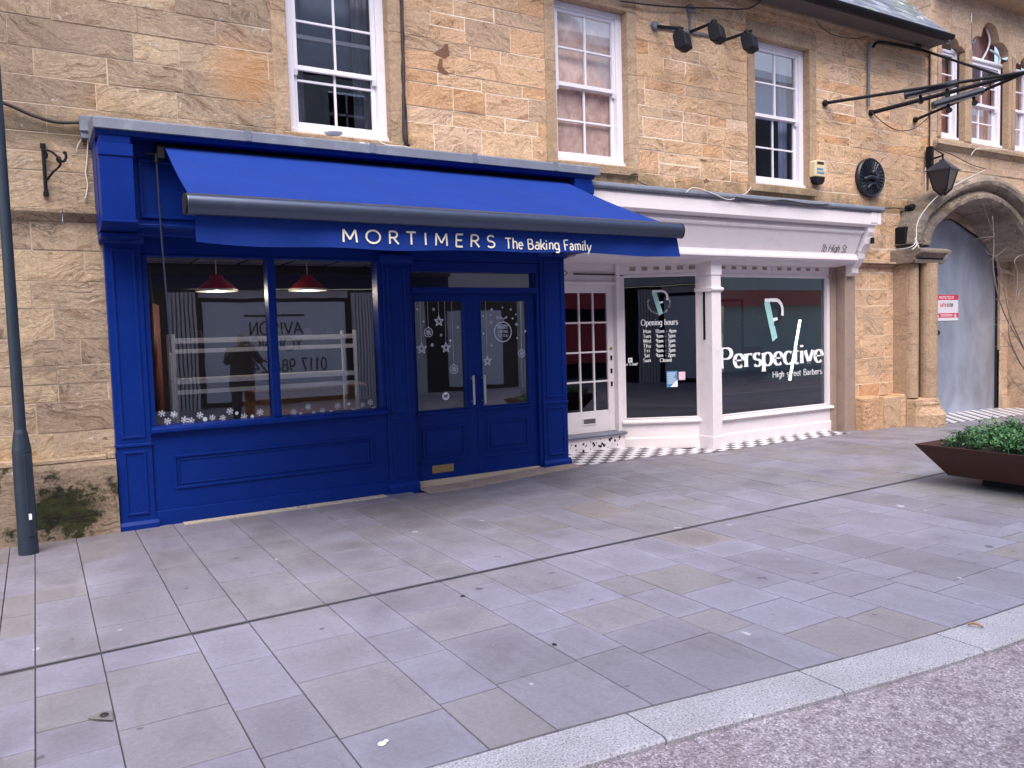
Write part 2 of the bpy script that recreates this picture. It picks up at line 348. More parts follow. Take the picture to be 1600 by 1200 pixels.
def thing(name, label, cat, loc=(0, 0, 0), group=None):
    o = bpy.data.objects.new(name, None); COL.objects.link(o); o.location = loc; o.empty_display_size = .1
    o['label'] = label; o['category'] = cat
    if group: o['group'] = group
    return o
def tag(o, label, cat, group=None, kind=None):
    o['label'] = label; o['category'] = cat
    if group: o['group'] = group
    if kind: o['kind'] = kind
    return o
def struct(o): o['kind'] = 'structure'; return o
def arc(cx, cy, rx, ry, a0, a1, n=12):
    return [(cx+rx*math.cos(R(a0+(a1-a0)*i/n)), cy+ry*math.sin(R(a0+(a1-a0)*i/n))) for i in range(n+1)]
def curve(pts, n=6):                 # Catmull-Rom
    P = [Vector(p) for p in pts]; out = []
    for i in range(len(P)-1):
        a, b, c, d = P[max(i-1, 0)], P[i], P[i+1], P[min(i+2, len(P)-1)]
        for k in range(n):
            t = k/n; out.append(.5*((2*b)+(c-a)*t+(2*a-5*b+4*c-d)*t*t+(3*b-a-3*c+d)*t**3))
    return out+[P[-1]]

# ------------------------------------------------------------------ stroke lettering
XH = .66
def _g():
    a = arc; G = {}
    G['A'] = (.78, [[(.02,0),(.38,1)],[(.38,1),(.74,0)],[(.16,.34),(.61,.34)]]); G['B'] = (.68, [[(.1,0),(.1,1)],[(.1,1),(.36,1)]+a(.36,.77,.2,.23,90,-90)+[(.1,.54)],[(.1,.54),(.38,.54)]+a(.38,.27,.24,.27,90,-90)+[(.1,0)]])
    G['C'] = (.82, [a(.48,.5,.42,.5,48,312,20)]); G['D'] = (.8, [[(.1,0),(.1,1)],[(.1,1),(.3,1)]+a(.3,.5,.42,.5,90,-90,16)+[(.1,0)]])
    G['E'] = (.6, [[(.1,0),(.1,1)],[(.1,1),(.54,1)],[(.1,.52),(.48,.52)],[(.1,0),(.55,0)]]); G['F'] = (.58, [[(.1,0),(.1,1)],[(.1,1),(.54,1)],[(.1,.52),(.46,.52)]])
    G['G'] = (.86, [a(.48,.5,.42,.5,48,340,22),[(.78,.02),(.78,.42)],[(.56,.42),(.88,.42)]]); G['H'] = (.82, [[(.1,0),(.1,1)],[(.7,0),(.7,1)],[(.1,.52),(.7,.52)]])
    G['I'] = (.28, [[(.13,0),(.13,1)]]); G['K'] = (.72, [[(.1,0),(.1,1)],[(.64,1),(.1,.42)],[(.24,.56),(.68,0)]]); G['M'] = (.98, [[(.1,0),(.14,1)],[(.14,1),(.48,.22)],[(.48,.22),(.82,1)],[(.82,1),(.87,0)]])
    G['N'] = (.82, [[(.1,0),(.1,1)],[(.1,1),(.7,0)],[(.7,0),(.7,1)]]); G['O'] = (.96, [a(.47,.5,.42,.5,0,360,28)])
    G['P'] = (.66, [[(.1,0),(.1,1)],[(.1,1),(.34,1)]+a(.34,.73,.25,.27,90,-90)+[(.1,.46)]]); G['R'] = (.7, [[(.1,0),(.1,1)],[(.1,1),(.34,1)]+a(.34,.75,.22,.25,90,-90)+[(.1,.5)],[(.32,.5),(.64,0)]])
    G['S'] = (.6, [a(.3,.75,.22,.25,30,270,12)+a(.3,.25,.24,.25,90,-150,12)]); G['T'] = (.66, [[(.31,0),(.31,1)],[(.01,1),(.61,1)]])
    G['U'] = (.8, [[(.1,1),(.1,.36)]+a(.4,.34,.3,.34,180,360,14)+[(.7,1)]]); G['V'] = (.74, [[(.02,1),(.36,0)],[(.36,0),(.7,1)]]); G['W'] = (1.06, [[(.02,1),(.27,0)],[(.27,0),(.52,1)],[(.52,1),(.77,0)],[(.77,0),(1.02,1)]]); G['Y'] = (.7, [[(.02,1),(.34,.48)],[(.34,.48),(.66,1)],[(.34,.5),(.34,0)]])
    h = XH; r = h/2
    bowl = lambda cx: a(cx, r, .22, r, 0, 360, 20)
    G['a'] = (.54, [[(.43,0),(.43,.42)]+a(.26,.45,.17,.21,0,150,8),[(.43,.38)]+a(.24,.19,.18,.19,90,300,10)+[(.43,.14)]]); G['b'] = (.56, [[(.08,0),(.08,1)],bowl(.29)]); G['c'] = (.48, [a(.28,r,.23,r,50,310,14)]); G['d'] = (.56, [[(.48,0),(.48,1)],bowl(.27)])
    G['e'] = (.52, [[(.06,.35),(.47,.35)]+a(.27,r,.21,r,5,315,18)]); G['f'] = (.36, [[(.15,0),(.15,.8)]+a(.29,.8,.14,.2,180,70,6),[(.0,h),(.32,h)]]); G['g'] = (.56, [bowl(.27),[(.48,h),(.48,-.08)]+a(.28,-.1,.2,.2,0,-150,8)])
    G['h'] = (.56, [[(.08,0),(.08,1)],[(.08,.42)]+a(.26,.44,.18,.22,160,0,8)+[(.44,0)]]); G['i'] = (.24, [[(.1,0),(.1,h)],[(.1,.86),(.1,.97)]]); G['k'] = (.52, [[(.08,0),(.08,1)],[(.44,h),(.08,.26)],[(.2,.36),(.48,0)]]); G['l'] = (.22, [[(.1,0),(.1,1)]])
    G['m'] = (.84, [[(.08,0),(.08,h)],[(.08,.44)]+a(.24,.46,.17,.2,160,0,8)+[(.41,0)],[(.41,.44)]+a(.57,.46,.17,.2,160,0,8)+[(.74,0)]]); G['n'] = (.56, [[(.08,0),(.08,h)],[(.08,.42)]+a(.26,.44,.18,.22,160,0,8)+[(.44,0)]]); G['o'] = (.54, [bowl(.27)])
    G['p'] = (.56, [[(.08,-.3),(.08,h)],bowl(.29)]); G['r'] = (.4, [[(.08,0),(.08,h)],[(.08,.40)]+a(.28,.42,.2,.22,160,55,6)]); G['s'] = (.44, [a(.22,.5,.15,.16,30,270,8)+a(.22,.17,.17,.17,90,-150,8)]); G['t'] = (.36, [[(.14,.86),(.14,.14)]+a(.26,.14,.12,.14,180,300,6),[(.0,h),(.32,h)]])
    G['u'] = (.56, [[(.08,h),(.08,.24)]+a(.26,.22,.18,.22,180,340,8),[(.45,h),(.45,0)]]); G['v'] = (.5, [[(.02,h),(.24,0)],[(.24,0),(.46,h)]]); G['y'] = (.5, [[(.03,h),(.26,.02)],[(.48,h),(.14,-.3)]])
    G['1'] = (.42, [[(.22,0),(.22,1)],[(.22,1),(.06,.82)]]); G['2'] = (.56, [a(.27,.74,.2,.26,165,-20,10)+[(.06,.02)],[(.04,.02),(.5,.02)]]); G['4'] = (.58, [[(.4,0),(.4,1)],[(.4,1),(.03,.32)],[(.03,.32),(.54,.32)]]); G['5'] = (.54, [[(.46,1),(.14,1)],[(.14,1),(.1,.56)]+a(.25,.31,.22,.31,120,-145,12)]); G['7'] = (.52, [[(.04,1),(.48,1)],[(.48,1),(.18,0)]])
    G['8'] = (.56, [a(.27,.76,.18,.24,0,360,16),a(.27,.26,.22,.27,0,360,16)]); G['9'] = (.56, [a(.26,.7,.21,.3,0,360,18),[(.47,.68)]+a(.2,.45,.27,.45,0,-70,8)]); G['0'] = (.58, [a(.28,.5,.23,.5,0,360,22)]); G['.'] = (.22, [[(.09,0),(.09,.11)]]); G['-'] = (.4, [[(.05,.36),(.34,.36)]]); G['?'] = (.5, [a(.24,.75,.19,.25,170,-60,10)+[(.24,.3)],[(.24,0),(.24,.1)]]); G[' '] = (.36, [])
    return G
GLY = _g()
def text_strokes(txt, track=0.0):
    x = 0; out = []
    for ch in txt:
        adv, st = GLY[ch]
        for s_ in st: out.append([(x+px, py) for px, py in s_])
        x += adv+track
    return out, x-track
def stroke_mesh(mb, pl, O, U, V, N, hgt, thick, thin, lift):
    pl = [Vector(p) for p in pl]; n = len(pl); closed = (pl[0]-pl[-1]).length < 1e-4 and n > 4
    L, Rr = [], []
    for i in range(n):
        a = pl[i-1] if i else (pl[-2] if closed else pl[0]); b = pl[i+1] if i < n-1 else (pl[1] if closed else pl[-1])
        t = (b-a); t = t.normalized() if t.length > 1e-9 else Vector((1, 0))
        w = (thin+(thick-thin)*abs(t.y)**1.2)/2; nn = Vector((-t.y, t.x))
        L.append(pl[i]+nn*w); Rr.append(pl[i]-nn*w)
    for i in range(n-1):
        q = [L[i], Rr[i], Rr[i+1], L[i+1]]
        mb.face([O+U*(p.x*hgt)+V*(p.y*hgt)+N*lift for p in q])
def write(txt, O, U, V, hgt, mat, parent=None, name='lettering', thick=.13, thin=None, serif=False, track=.06, width=None, slant=0, center=False, mb=None, hs=1.0):
    O, U, V = Vector(O), Vector(U).normalized(), Vector(V).normalized(); N = U.cross(V); own = mb is None
    if own: mb = MB()
    st, w = text_strokes(txt, track); thin = thick if thin is None else thin
    sx = (width/(w*hgt)) if width else hs
    off = -w*sx/2 if center else 0
    for k, s_ in enumerate(st):
        pl = [(off+x*sx+slant*y, y) for x, y in s_]
        stroke_mesh(mb, pl, O, U, V, N, hgt, thick*min(1, sx*1.1), thin, .0003+.00025*(k % 7))
        if serif:
            for e, f in ((0, 1), (-1, -2)):
                p, q = s_[e], s_[f]
                if abs(p[0]-q[0]) < .45*abs(p[1]-q[1]) and min(abs(p[1]-t) for t in (0, 1, XH, -.3)) < .02 and not (len(s_) > 3 and e == 0 and p[1] == XH and False):
                    d = .115; th = thin
                    yy = p[1]+(th/2 if p[1] < q[1] else -th/2)
                    stroke_mesh(mb, [(off+(p[0]-d)*sx+slant*p[1], yy), (off+(p[0]+d)*sx+slant*p[1], yy)], O, U, V, N, hgt, th, th, .0022)
    if own: return mb.build(name, mat, parent)

# ------------------------------------------------------------------ the ground
def sm(a, b, t):
    t = max(0, min(1, (t-a)/(b-a))); return t*t*(3-2*t)
def G(x, y):
    h = .055*sm(3.6, 5.2, x)*(1-sm(6.1, 7.4, x)) - .018*max(0, x-9.6)
    h = max(h, -.11)
    return h*sm(4.9, 7.1, y)
KERB = [(-6, 3.0), (-2, 2.82), (0, 2.68), (1.16, 2.585), (1.69, 2.54), (2.153, 2.485), (2.452, 2.441), (2.864, 2.38), (3.204, 2.336), (3.645, 2.286), (3.978, 2.262), (4.628, 2.235), (6, 2.2), (9, 2.18), (26, 2.18)]
def kerb(x):
    for (a, ya), (b, yb) in zip(KERB, KERB[1:]):
        if x <= b: t = (x-a)/(b-a); return ya+(yb-ya)*t
    return KERB[-1][1]
def kerb_out(x): return kerb(x)-.255
def drain(x): return 4.515+.019*x
rnd = random.Random(11)
mb = MB()      # ground sheet under everything, reaching the horizon
for x0, x1, y0, y1 in ((-90, -6, -120, 160), (26, 140, -120, 160), (-6, 26, -120, -7), (-6, 26, 12, 160)):
    mb.face([(x0, y0, -.12), (x1, y0, -.12), (x1, y1, -.12), (x0, y1, -.12)])
xs = [-6+.5*i for i in range(65)]
struct(mb.build('ground', M['mortar_grey']))
mb = MB()
for x0, x1 in zip(xs, xs[1:]):
    mb.face([(x0, -7, -.028), (x1, -7, -.028), (x1, kerb_out(x1)+.02, -.028), (x0, kerb_out(x0)+.02, -.028)])
struct(mb.build('road', M['road']))
mb = MB()      # bed of the paving, seen as the joints
ys = [0, .2, .4, .6, .75, .85, .93, 1]
for x0, x1 in zip(xs, xs[1:]):
    for t0, t1 in zip(ys, ys[1:]):
        q = [(x, kerb(x)-.05+(12-kerb(x)+.05)*t) for x, t in ((x0, t0), (x1, t0), (x1, t1), (x0, t1))]
        mb.face([(x, y, G(x, y)-.012-.03*(1-abs(sm(4.6, 7.2, y)*2-1))) for x, y in q])
struct(mb.build('paving_bed', M['mortar_dark']))
edges = [-.09]; w = [.29, .44, .30, .455, .295, .45, .30, .48, .27, .45, .31, .45]
i = 0
while edges[-1] < 20: edges.append(edges[-1]+w[i % len(w)]); i += 1
left = [-.09]
for ww in (.17, .45, .3, .45, .3, .45, .3, .45, .3, .45, .3, .45, .3, .45): left.append(left[-1]-ww)
edges = left[::-1][:-1]+edges
mb = MB(); gp = .0024
def slab(x0, x1, a0, a1, b0, b1, t):   # left edge runs a0..a1 in y, right edge b0..b1
    P = lambda x, y, dz=0: (x, y, G(x, y)+dz)
    xl, xr = x0+gp, x1-gp; dz = rnd.uniform(-.0012, .0012); bv = .0012
    top = [(xl+bv, a0+gp+bv), (xr-bv, b0+gp+bv), (xr-bv, b1-gp-bv), (xl+bv, a1-gp-bv)]; bot = [(xl, a0+gp), (xr, b0+gp), (xr, b1-gp), (xl, a1-gp)]
    tp = [P(x, y, dz) for x, y in top]; bt = [P(x, y, dz-.007) for x, y in bot]; N_ = 6; gr = []; ce = rnd.uniform(.3, 1)
    for i_ in range(N_+1):
        for j_ in range(N_+1):
            u_, v_ = i_/N_, j_/N_; y_ = (top[0][1]*(1-u_)+top[1][1]*u_)*(1-v_)+(top[3][1]*(1-u_)+top[2][1]*u_)*v_; x_ = top[0][0]*(1-u_)+top[1][0]*u_
            gr.append(mb.pt(P(x_, y_, dz))); mb.w[gr[-1]] = ce*min(1, 1.5*(16*u_*(1-u_)*v_*(1-v_))**1.0)
    mb.T = t
    for i_ in range(N_):
        for j_ in range(N_): k_ = i_*(N_+1)+j_; mb.idx((gr[k_], gr[k_+N_+1], gr[k_+N_+2], gr[k_+1]))
    for k in range(4): mb.face([bt[k], bt[(k+1) % 4], tp[(k+1) % 4], tp[k]], t)
def runcol(x0, x1, lo, hi):
    wd = x1-x0; y = [lo]; L = rnd.uniform(.25, .8)
    c = []; mid0 = lo((x0+x1)/2); mid1 = hi((x0+x1)/2); cur = mid0
    while cur < mid1-.2:
        L = rnd.choice((.3, .38, .45, .52, .6, .68)) if wd > .38 else rnd.choice((.3, .38, .45, .52, .58)); cur += L; c.append(cur)
    if c: c.pop()
    ed = [None]+c+[None]
    for k in range(len(ed)-1):
        a0, b0 = (lo(x0), lo(x1)) if ed[k] is None else (ed[k], ed[k])
        a1, b1 = (hi(x0), hi(x1)) if ed[k+1] is None else (ed[k+1], ed[k+1])
        u = rnd.random(); t = rnd.uniform(.3, .5) if u < .45 else (rnd.uniform(.1, .3) if u < .68 else (rnd.uniform(.5, .85) if u < .985 else .93))
        if (a0+a1)/2 > 4.6: t = rnd.uniform(.45, .82) if rnd.random() < .6 else t
        slab(x0, x1, a0, a1, b0, b1, t)
def fronty(x):
    return 7.42 if x < 3.2 else (7.24 if x < 10.0 else (7.5 if x < 11.9 else 7.12))
for x0, x1 in zip(edges, edges[1:]):
    runcol(x0, x1, lambda x: kerb(x)+.003, lambda x: drain(x)-.022)
    f = fronty((x0+x1)/2); runcol(x0, x1, lambda x: drain(x)+.022, lambda x, f=f: f)
pav = struct(mb.build('pavement', M['slab']))
mb = MB()
for x0, x1 in zip(xs, xs[1:]):
    for s0, s1, z in ((-.019, -.004, -.001), (.004, .019, -.001)):
        mb.face([(x0, drain(x0)+s0, z), (x1, drain(x1)+s0, z), (x1, drain(x1)+s1, z), (x0, drain(x0)+s1, z)])
struct(mb.build('drain_channel', plain('drain_metal', (.10, .10, .12), .5, .3)))
mb = MB(); joints = [-5.2, -4.3, -3.4, -2.5, -1.6, -.7, .2, 1.1, 2.0, 2.9, 3.81, 4.72, 5.6, 6.5, 7.4, 8.3, 9.2, 10.1, 11, 12, 13, 14, 15, 16, 17, 18]
for j0, j1 in zip(joints, joints[1:]):
    n = 4; xx = [j0+.004+(j1-j0-.008)*k/n for k in range(n+1)]; bv = .012
    def row(x): return [(x, kerb(x)-.006, -.01), (x, kerb(x)-.010, .001), (x, kerb_out(x)+bv*1.5, .001), (x, kerb_out(x)+.003, -.012), (x, kerb_out(x), -.13)]
    for x0, x1 in zip(xx, xx[1:]):
        a, b = row(x0), row(x1)
        for k in range(4): mb.face([a[k], b[k], b[k+1], a[k+1]])
    mb.face(row(xx[0])); mb.face(row(xx[-1])[::-1])
struct(mb.build('kerb', M['granite']))
# tiled strips and threshold stones
def sheet(name, mat, pts, nx=12, dz=.004, kind='structure', ny=4):
    (x0, y0), (x1, y1) = pts; mb = MB()
    for i in range(nx):
        for j in range(ny):
            q = [(x0+(x1-x0)*(i+a)/nx, y0+(y1-y0)*(j+b)/ny) for a, b in ((0,0),(1,0),(1,1),(0,1))]
            mb.face([(x, y, G(x, y)+dz) for x, y in q])
    return struct(mb.build(name, mat))
sheet('tiled_forecourt', M['checker'], ((5.22, 7.20), (7.42, 8.4)))
sheet('tiled_strip', M['checker'], ((7.42, 7.20), (10.0, 7.8)))
sheet('tiled_porch_floor', M['checker'], ((11.9, 7.10), (16.6, 8.2)))
mb = MB()
for k in range(4):
    x0 = 3.29+k*.478; x1 = x0+.472
    for a, b in ((x0, (x0+x1)/2), ((x0+x1)/2, x1)):
        mb.face([(a, 7.16, G(a, 7.16)+.006), (b, 7.16, G(b, 7.16)+.006), (b, 7.6, G(b, 7.6)+.012), (a, 7.6, G(a, 7.6)+.012)], .3+.2*(k % 3))
        mb.face([(a, 7.16, -.05), (b, 7.16, -.05), (b, 7.16, G(b, 7.16)+.006), (a, 7.16, G(a, 7.16)+.006)], .5)
struct(mb.build('threshold_stone', stone('pinkish_threshold', [(0, (.30, .24, .21)), (1, (.40, .32, .28))], .2, .3, .2, (.2, .16, .15))))
mb = MB()
for x0, x1 in ((1.02, 1.45), (1.45, 1.9), (1.9, 2.35), (2.35, 2.9)):
    mb.box(x0+.003, x1-.003, 7.285, 7.38, -.03, .010)
struct(mb.build('edging_stone', stone('pale_edging', [(0, (.42, .38, .34)), (1, (.5, .44, .38))], .2, .3)))

# ------------------------------------------------------------------ stone walls
def sub_rect(r, holes):
    out = [r]
    for h in holes:
        nxt = []
        for x0, x1, z0, z1 in out:
            if h[0] >= x1 or h[1] <= x0 or h[2] >= z1 or h[3] <= z0: nxt.append((x0, x1, z0, z1)); continue
            if h[0] > x0: nxt.append((x0, h[0], z0, z1))
            if h[1] < x1: nxt.append((h[1], x1, z0, z1))
            a, b = max(x0, h[0]), min(x1, h[1])
            if h[2] > z0: nxt.append((a, b, z0, h[2]))
            if h[3] < z1: nxt.append((a, b, h[3], z1))
        out = nxt
    return [q for q in out if q[1]-q[0] > .012 and q[3]-q[2] > .012]
def ashlar(mb, back, X0, X1, Z0, Z1, Y, holes, seed, hs=(.15, .2, .24, .29), wmin=.28, wmax=.8, gap=.0028, lo=.05, hi=.95, jit=.0035):
    rd = random.Random(seed); z = Z0
    while z < Z1:
        h = rd.choice(hs); z1 = min(z+h, Z1)
        if Z1-z1 < .07: z1 = Z1
        x = X0-rd.uniform(0, .4)
        while x < X1:
            w_ = rd.uniform(wmin, wmax); xa, xb = max(x, X0), min(x+w_, X1)
            parts = [(xa, xb, z, z1)]
            if z1-z > .27 and rd.random() < .3: zm = (z+z1)/2; parts = [(xa, xb, z, zm), (xa, xb, zm, z1)]
            for (a, b, c, d) in parts:
                t = rd.uniform(lo, hi); dy = rd.uniform(-jit, jit); g = gap*rd.choice((.4, .8, 1.2, 2.0))
                tl = [rd.uniform(-.003, .003) for _ in range(4)]
                for (p, q, r_, s_) in sub_rect((a+g, b-g, c+g, d-g), holes):
                    yy = Y+dy; bv = .002
                    o_ = [(p, yy+.005, r_), (q, yy+.005, r_), (q, yy+.005, s_), (p, yy+.005, s_)]
                    f_ = [(p+bv, yy+tl[0]*.3, r_+bv), (q-bv, yy+tl[1]*.3, r_+bv), (q-bv, yy+tl[2]*.3, s_-bv), (p+bv, yy+tl[3]*.3, s_-bv)]
                    f_ = [(a_+rd.uniform(-.003, .003), b_, c_+rd.uniform(-.003, .003)) for a_, b_, c_ in f_]
                    for k in range(4): mb.face([o_[k], o_[(k+1) % 4], f_[(k+1) % 4], f_[k]], t)
                    mb.face(f_, t)
            x += w_
        z = z1
    for (p, q, r_, s_) in sub_rect((X0, X1, Z0, Z1), holes): back.face([(p, Y+.004, r_), (q, Y+.004, r_), (q, Y+.004, s_), (p, Y+.004, s_)])
WY = 7.50
def k758(v): return v
SASH_Y = 7.60
sx = SASH_Y/7.45
def wz(z): return EYE+(z-EYE)*sx
WIN = {'A': (2.128*sx, 3.12*sx, wz(3.49), wz(5.36)), 'B': (5.09*sx, 6.11*sx, wz(3.49), wz(5.26)), 'C': (8.235*sx, 9.31*sx, wz(3.455), wz(5.33))}
OPEN = {k: (a-.0, b+.0, c, d) for k, (a, b, c, d) in WIN.items()}
shop1 = (.56, 5.2, -.2, 3.0); shop2 = (5.2, 10.3, -.2, 2.95)
bld = thing('stone_building', 'long honey coloured ashlar building above the blue and white shopfronts', 'building', (4.5, WY, 0))
ZTOP = 5.84; XEND = 12.33
holes = list(OPEN.values())+[shop1, shop2]
mb, bk = MB(), MB()
ashlar(mb, bk, -6, 2.05, 2.69, ZTOP, WY, holes, 5, hs=(.22, .27, .31, .24), wmax=.95, lo=.05, hi=.8)
ashlar(mb, bk, -6, .56, .62, 2.60, WY, holes, 9, hs=(.22, .27, .3, .25), wmax=1.0, lo=.1, hi=.95)
w1 = mb.build('weathered_wall', M['stone_grey'], bld); w1['label'] = 'greyer weathered stone at the left end of the wall'
bk.build('mortar', M['mortar_grey'], w1)
mb, bk = MB(), MB()
holes = holes+[(11.62, 12.6, -1, 3.3)]
ashlar(mb, bk, 2.05, XEND+.12, 2.9, ZTOP, WY, holes, 21, hs=(.13, .2, .24, .16, .28), wmax=.7)
ashlar(mb, bk, 10.3, 11.62, .45, 2.9, WY, [], 33, hs=(.14, .2, .25, .17), wmax=.6)
w2 = mb.build('wall', M['stone'], bld); bk.build('mortar', M['mortar'], w2)
er = MB()
for poly in ([(683, 80), (690, 76), (696, 68), (701, 70), (702, 88), (694, 92), (690, 90), (676, 83)], [(687, 92), (691, 92), (692, 104), (702, 116), (690, 114), (683, 108)], [(1099, 282), (1105, 279), (1109, 284), (1101, 286)], [(1044, 242), (1058, 243), (1050, 244)], [(1092, 249), (1106, 250), (1098, 251)]):
    q__ = []; rde = random.Random(len(q__)+poly[0][0])
    for (xa, ya), (xb, yb) in zip(poly, poly[1:]+poly[:1]):
        for k in range(3): q__.append((xa+(xb-xa)*k/3+rde.uniform(-1.0, 1.0), ya+(yb-ya)*k/3+rde.uniform(-1.0, 1.0)))
    er.face([at(x, y, WY-.0045) for x, y in q__])
er.build('painted_hollow', paint('eroded_stone', (.17, .085, .05), .95, .6, 1.0, 30), w2)  # flat patches on the wall face, the shade of hollows put into their brown
mb = MB()      # plinth left: lumpy stones under a rough ledge
rd = random.Random(3)
mb.T = .5; mb.prism([(7.36, -.2), (7.37, .58), (7.40, .62), (7.52, .63), (7.52, -.2)], -6, .53)
pl = mb.build('plinth', M['plinth'], bld)
mb = MB(); rd = random.Random(8)
x = -6
while x < .5:
    w_ = rd.uniform(.3, .7); mb.T = rd.random(); mb.box(x+.004, min(x+w_, .53)-.002, 7.40+rd.uniform(0, .02), 7.53, .625, .665+rd.uniform(-.01, .012)); x += w_
mb.build('plinth_ledge', M['stone_grey'], bld, .006)
mb = MB(); x = -6
while x < .5:
    w_ = rd.uniform(.4, .9); mb.T = rd.random(); e = min(x+w_, .53)
    mb.prism([(7.54, 2.60), (7.49, 2.60), (7.44, 2.64), (7.41+rd.uniform(0, .015), 2.66), (7.41, 2.69), (7.54, 2.70)], x+.002, e-.002); x += w_
mb.build('string_course', M['stone_grey'], bld, .004)
mb = MB(); x = 10.42; rd = random.Random(2)     # right plinth of big blocks
for e in (10.9, 11.32, 11.62):
    mb.T = rd.uniform(.2, .8); mb.box(x+.004, e-.004, 7.29, 7.52, -.2, .46+rd.uniform(-.02, .01)); x = e
mb.build('plinth_block', M['plinth_warm'], bld, .018, seg=2)
# smooth stone surrounds and reveals
for k, (a, b, c, d) in OPEN.items():
    mb = MB(); s_ = .14
    for x0, x1 in ((a-s_, a), (b, b+s_)):
        z = c-.02
        while z < d-.01:
            hh = 1.1; mb.T = rd.random(); mb.box(x0, x1, WY-.012, WY+.2, z+.001, min(z+hh, d-.001)); z += hh
    for i in range(3): mb.T = rd.random(); mb.box(a-s_+(b-a+2*s_)*i/3+.001, a-s_+(b-a+2*s_)*(i+1)/3-.001, WY-.014, WY+.2, d+.001, d+.20)
    mb.build('window_surround', M['trim'], bld, .004)
    mb = MB(); mb.T = .4; mb.box(a-.16, b+.10, WY-.06, WY+.2, c-.12, c-.021); mb.build('window_sill', M['trim'], bld, .006)
def curtain_panel(mb, x0, x1, y, z0, z1, amp=.02, n=40):
    pr = None
    for i in range(n+1):
        x = x0+(x1-x0)*i/n; yy = y+amp*math.sin(i*1.7)+amp*.5*math.sin(i*.6)
        if pr: mb.face([(pr[0], pr[1], z0), (x, yy, z0), (x, yy, z1), (pr[0], pr[1], z1)])
        pr = (x, yy)
def sash_window(parent, x0, x1, z0, z1, Y, drop=0.0, glassm='glassup', back='net', name='sash_window', rows=2, cols=2, horn=True, fr=.085):
    if back in ('board', 'pink'): glassm = 'glassdull'
    root = bpy.data.objects.new(name, None); COL.objects.link(root); root.parent = parent
    root.location = Vector(((x0+x1)/2, Y, z0))-parent_world(parent)
    mb = MB()
    mb.box(x0, x0+fr, Y, Y+.12, z0, z1).box(x1-fr, x1, Y, Y+.12, z0, z1).box(x0+fr, x1-fr, Y, Y+.12, z1-fr*.8, z1).box(x0-.02, x1+.02, Y-.03, Y+.12, z0-.02, z0+.05)
    mb.build('window_frame', M['sash'], root, .004)
    a, b = x0+fr, x1-fr; zb, zt = z0+.051, z1-fr*.8; mid = (zb+zt)/2
    for nm, q0, q1, yy, br in (('lower_sash', zb, mid+.02, Y+.065, .085), ('upper_sash', mid-.02-drop, zt-drop, Y+.022, .045)):
        mb = MB(); st = .045; th = .035
        mb.box(a+.001, a+st, yy, yy+th, q0, q1).box(b-st, b-.001, yy, yy+th, q0, q1)
        mb.box(a+st, b-st, yy, yy+th, q0, q0+br).box(a+st, b-st, yy, yy+th, q1-.04, q1)
        for c in range(1, cols):
            xc = a+(b-a)*c/cols; mb.box(xc-.011, xc+.011, yy+.004, yy+th, q0+br, q1-.04)
        for r_ in range(1, rows):
            zc = q0+br+(q1-.04-q0-br)*r_/rows; mb.box(a+st, b-st, yy+.006, yy+th, zc-.011, zc+.011)
        if horn and nm == 'upper_sash':
            for xh in (a+.001, b-st): mb.prism([(yy, q0), (yy+th, q0), (yy+th, q0-.045), (yy+.012, q0-.05)], xh, xh+st-.001)
        s_ = mb.build(nm, M['sash'], root, .0025)
        mb = MB(); mb.face([(a+.02, yy+.022, q0+.02), (b-.02, yy+.022, q0+.02), (b-.02, yy+.022, q1-.01), (a+.02, yy+.022, q1-.01)])
        mb.build('pane', M[glassm], root)
    mb = MB()
    if back == 'board': mb.box(a-.02, b+.02, Y+.125, Y+.14, z0, z1); mb.build('board', M['curtain'], root)
    elif back == 'pink': curtain_panel(mb, a-.02, b+.02, Y+.16, z0, z1, .012); mb.build('curtain', M['pinkcurtain'], root)
    elif back == 'net':
        bl = MB().box(a-.02, b+.02, Y+.30, Y+.305, z0+(z1-z0)*(.40 if drop else .52), z1); bl.build('roller_blind', M['blind'], root)
        curtain_panel(mb, a-.02, a+.16, Y+.22, z0, z1, .012, 12); curtain_panel(mb, b-.18, b+.02, Y+.22, z0, z1, .012, 12); mb.build('curtain', M['net'], root)
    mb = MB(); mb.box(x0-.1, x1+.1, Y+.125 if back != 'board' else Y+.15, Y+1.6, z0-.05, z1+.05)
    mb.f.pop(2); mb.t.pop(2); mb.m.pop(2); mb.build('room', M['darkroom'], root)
    return root
wa = sash_window(bld, *WIN['A'][:2], WIN['A'][2], WIN['A'][3], SASH_Y, .31); wa['label'] = 'first floor sash with its top half slipped down, above the blue awning'
wb = sash_window(bld, *WIN['B'], SASH_Y, 0, back='board', horn=True); wb['label'] = 'first floor sash boarded behind with pinkish brown board'
wc = sash_window(bld, *WIN['C'], SASH_Y, 0, glassm='glassc'); wc['label'] = 'first floor sash with dark glass above the white shop'
# eaves: wall plate, soffit, gutter, slates
g0, g1 = at(1300, 12, 6.95), at(1478, 62, 6.95); ze = (g0.z+g1.z)/2
mb = MB(); mb.T = .3
mb.prism([(7.46, 5.76), (7.52, 5.76), (7.52, 6.05), (7.42, 6.05), (7.42, 5.79)], -6, XEND); mb.build('wall_plate', M['trim'], bld, .004)
mb = MB(); mb.box(-6, 12.25, 7.12, 7.42, 5.82, 5.85); mb.box(-6, 12.25, 7.09, 7.12, 5.80, 5.95); mb.build('soffit', paint('dark_soffit', (.10, .085, .085), .8), bld)
gx = 11.55
mb = MB(); pr = [(7.03+.055*math.cos(R(t)), 5.875+.06*math.sin(R(t))) for t in range(180, 361, 20)]+[(7.075, 5.875), (7.03, 5.83), (6.985, 5.875)]
mb.prism(pr, -6, 12.18); mb.build('gutter', M['black'], bld)
mb = MB(); rd = random.Random(4)
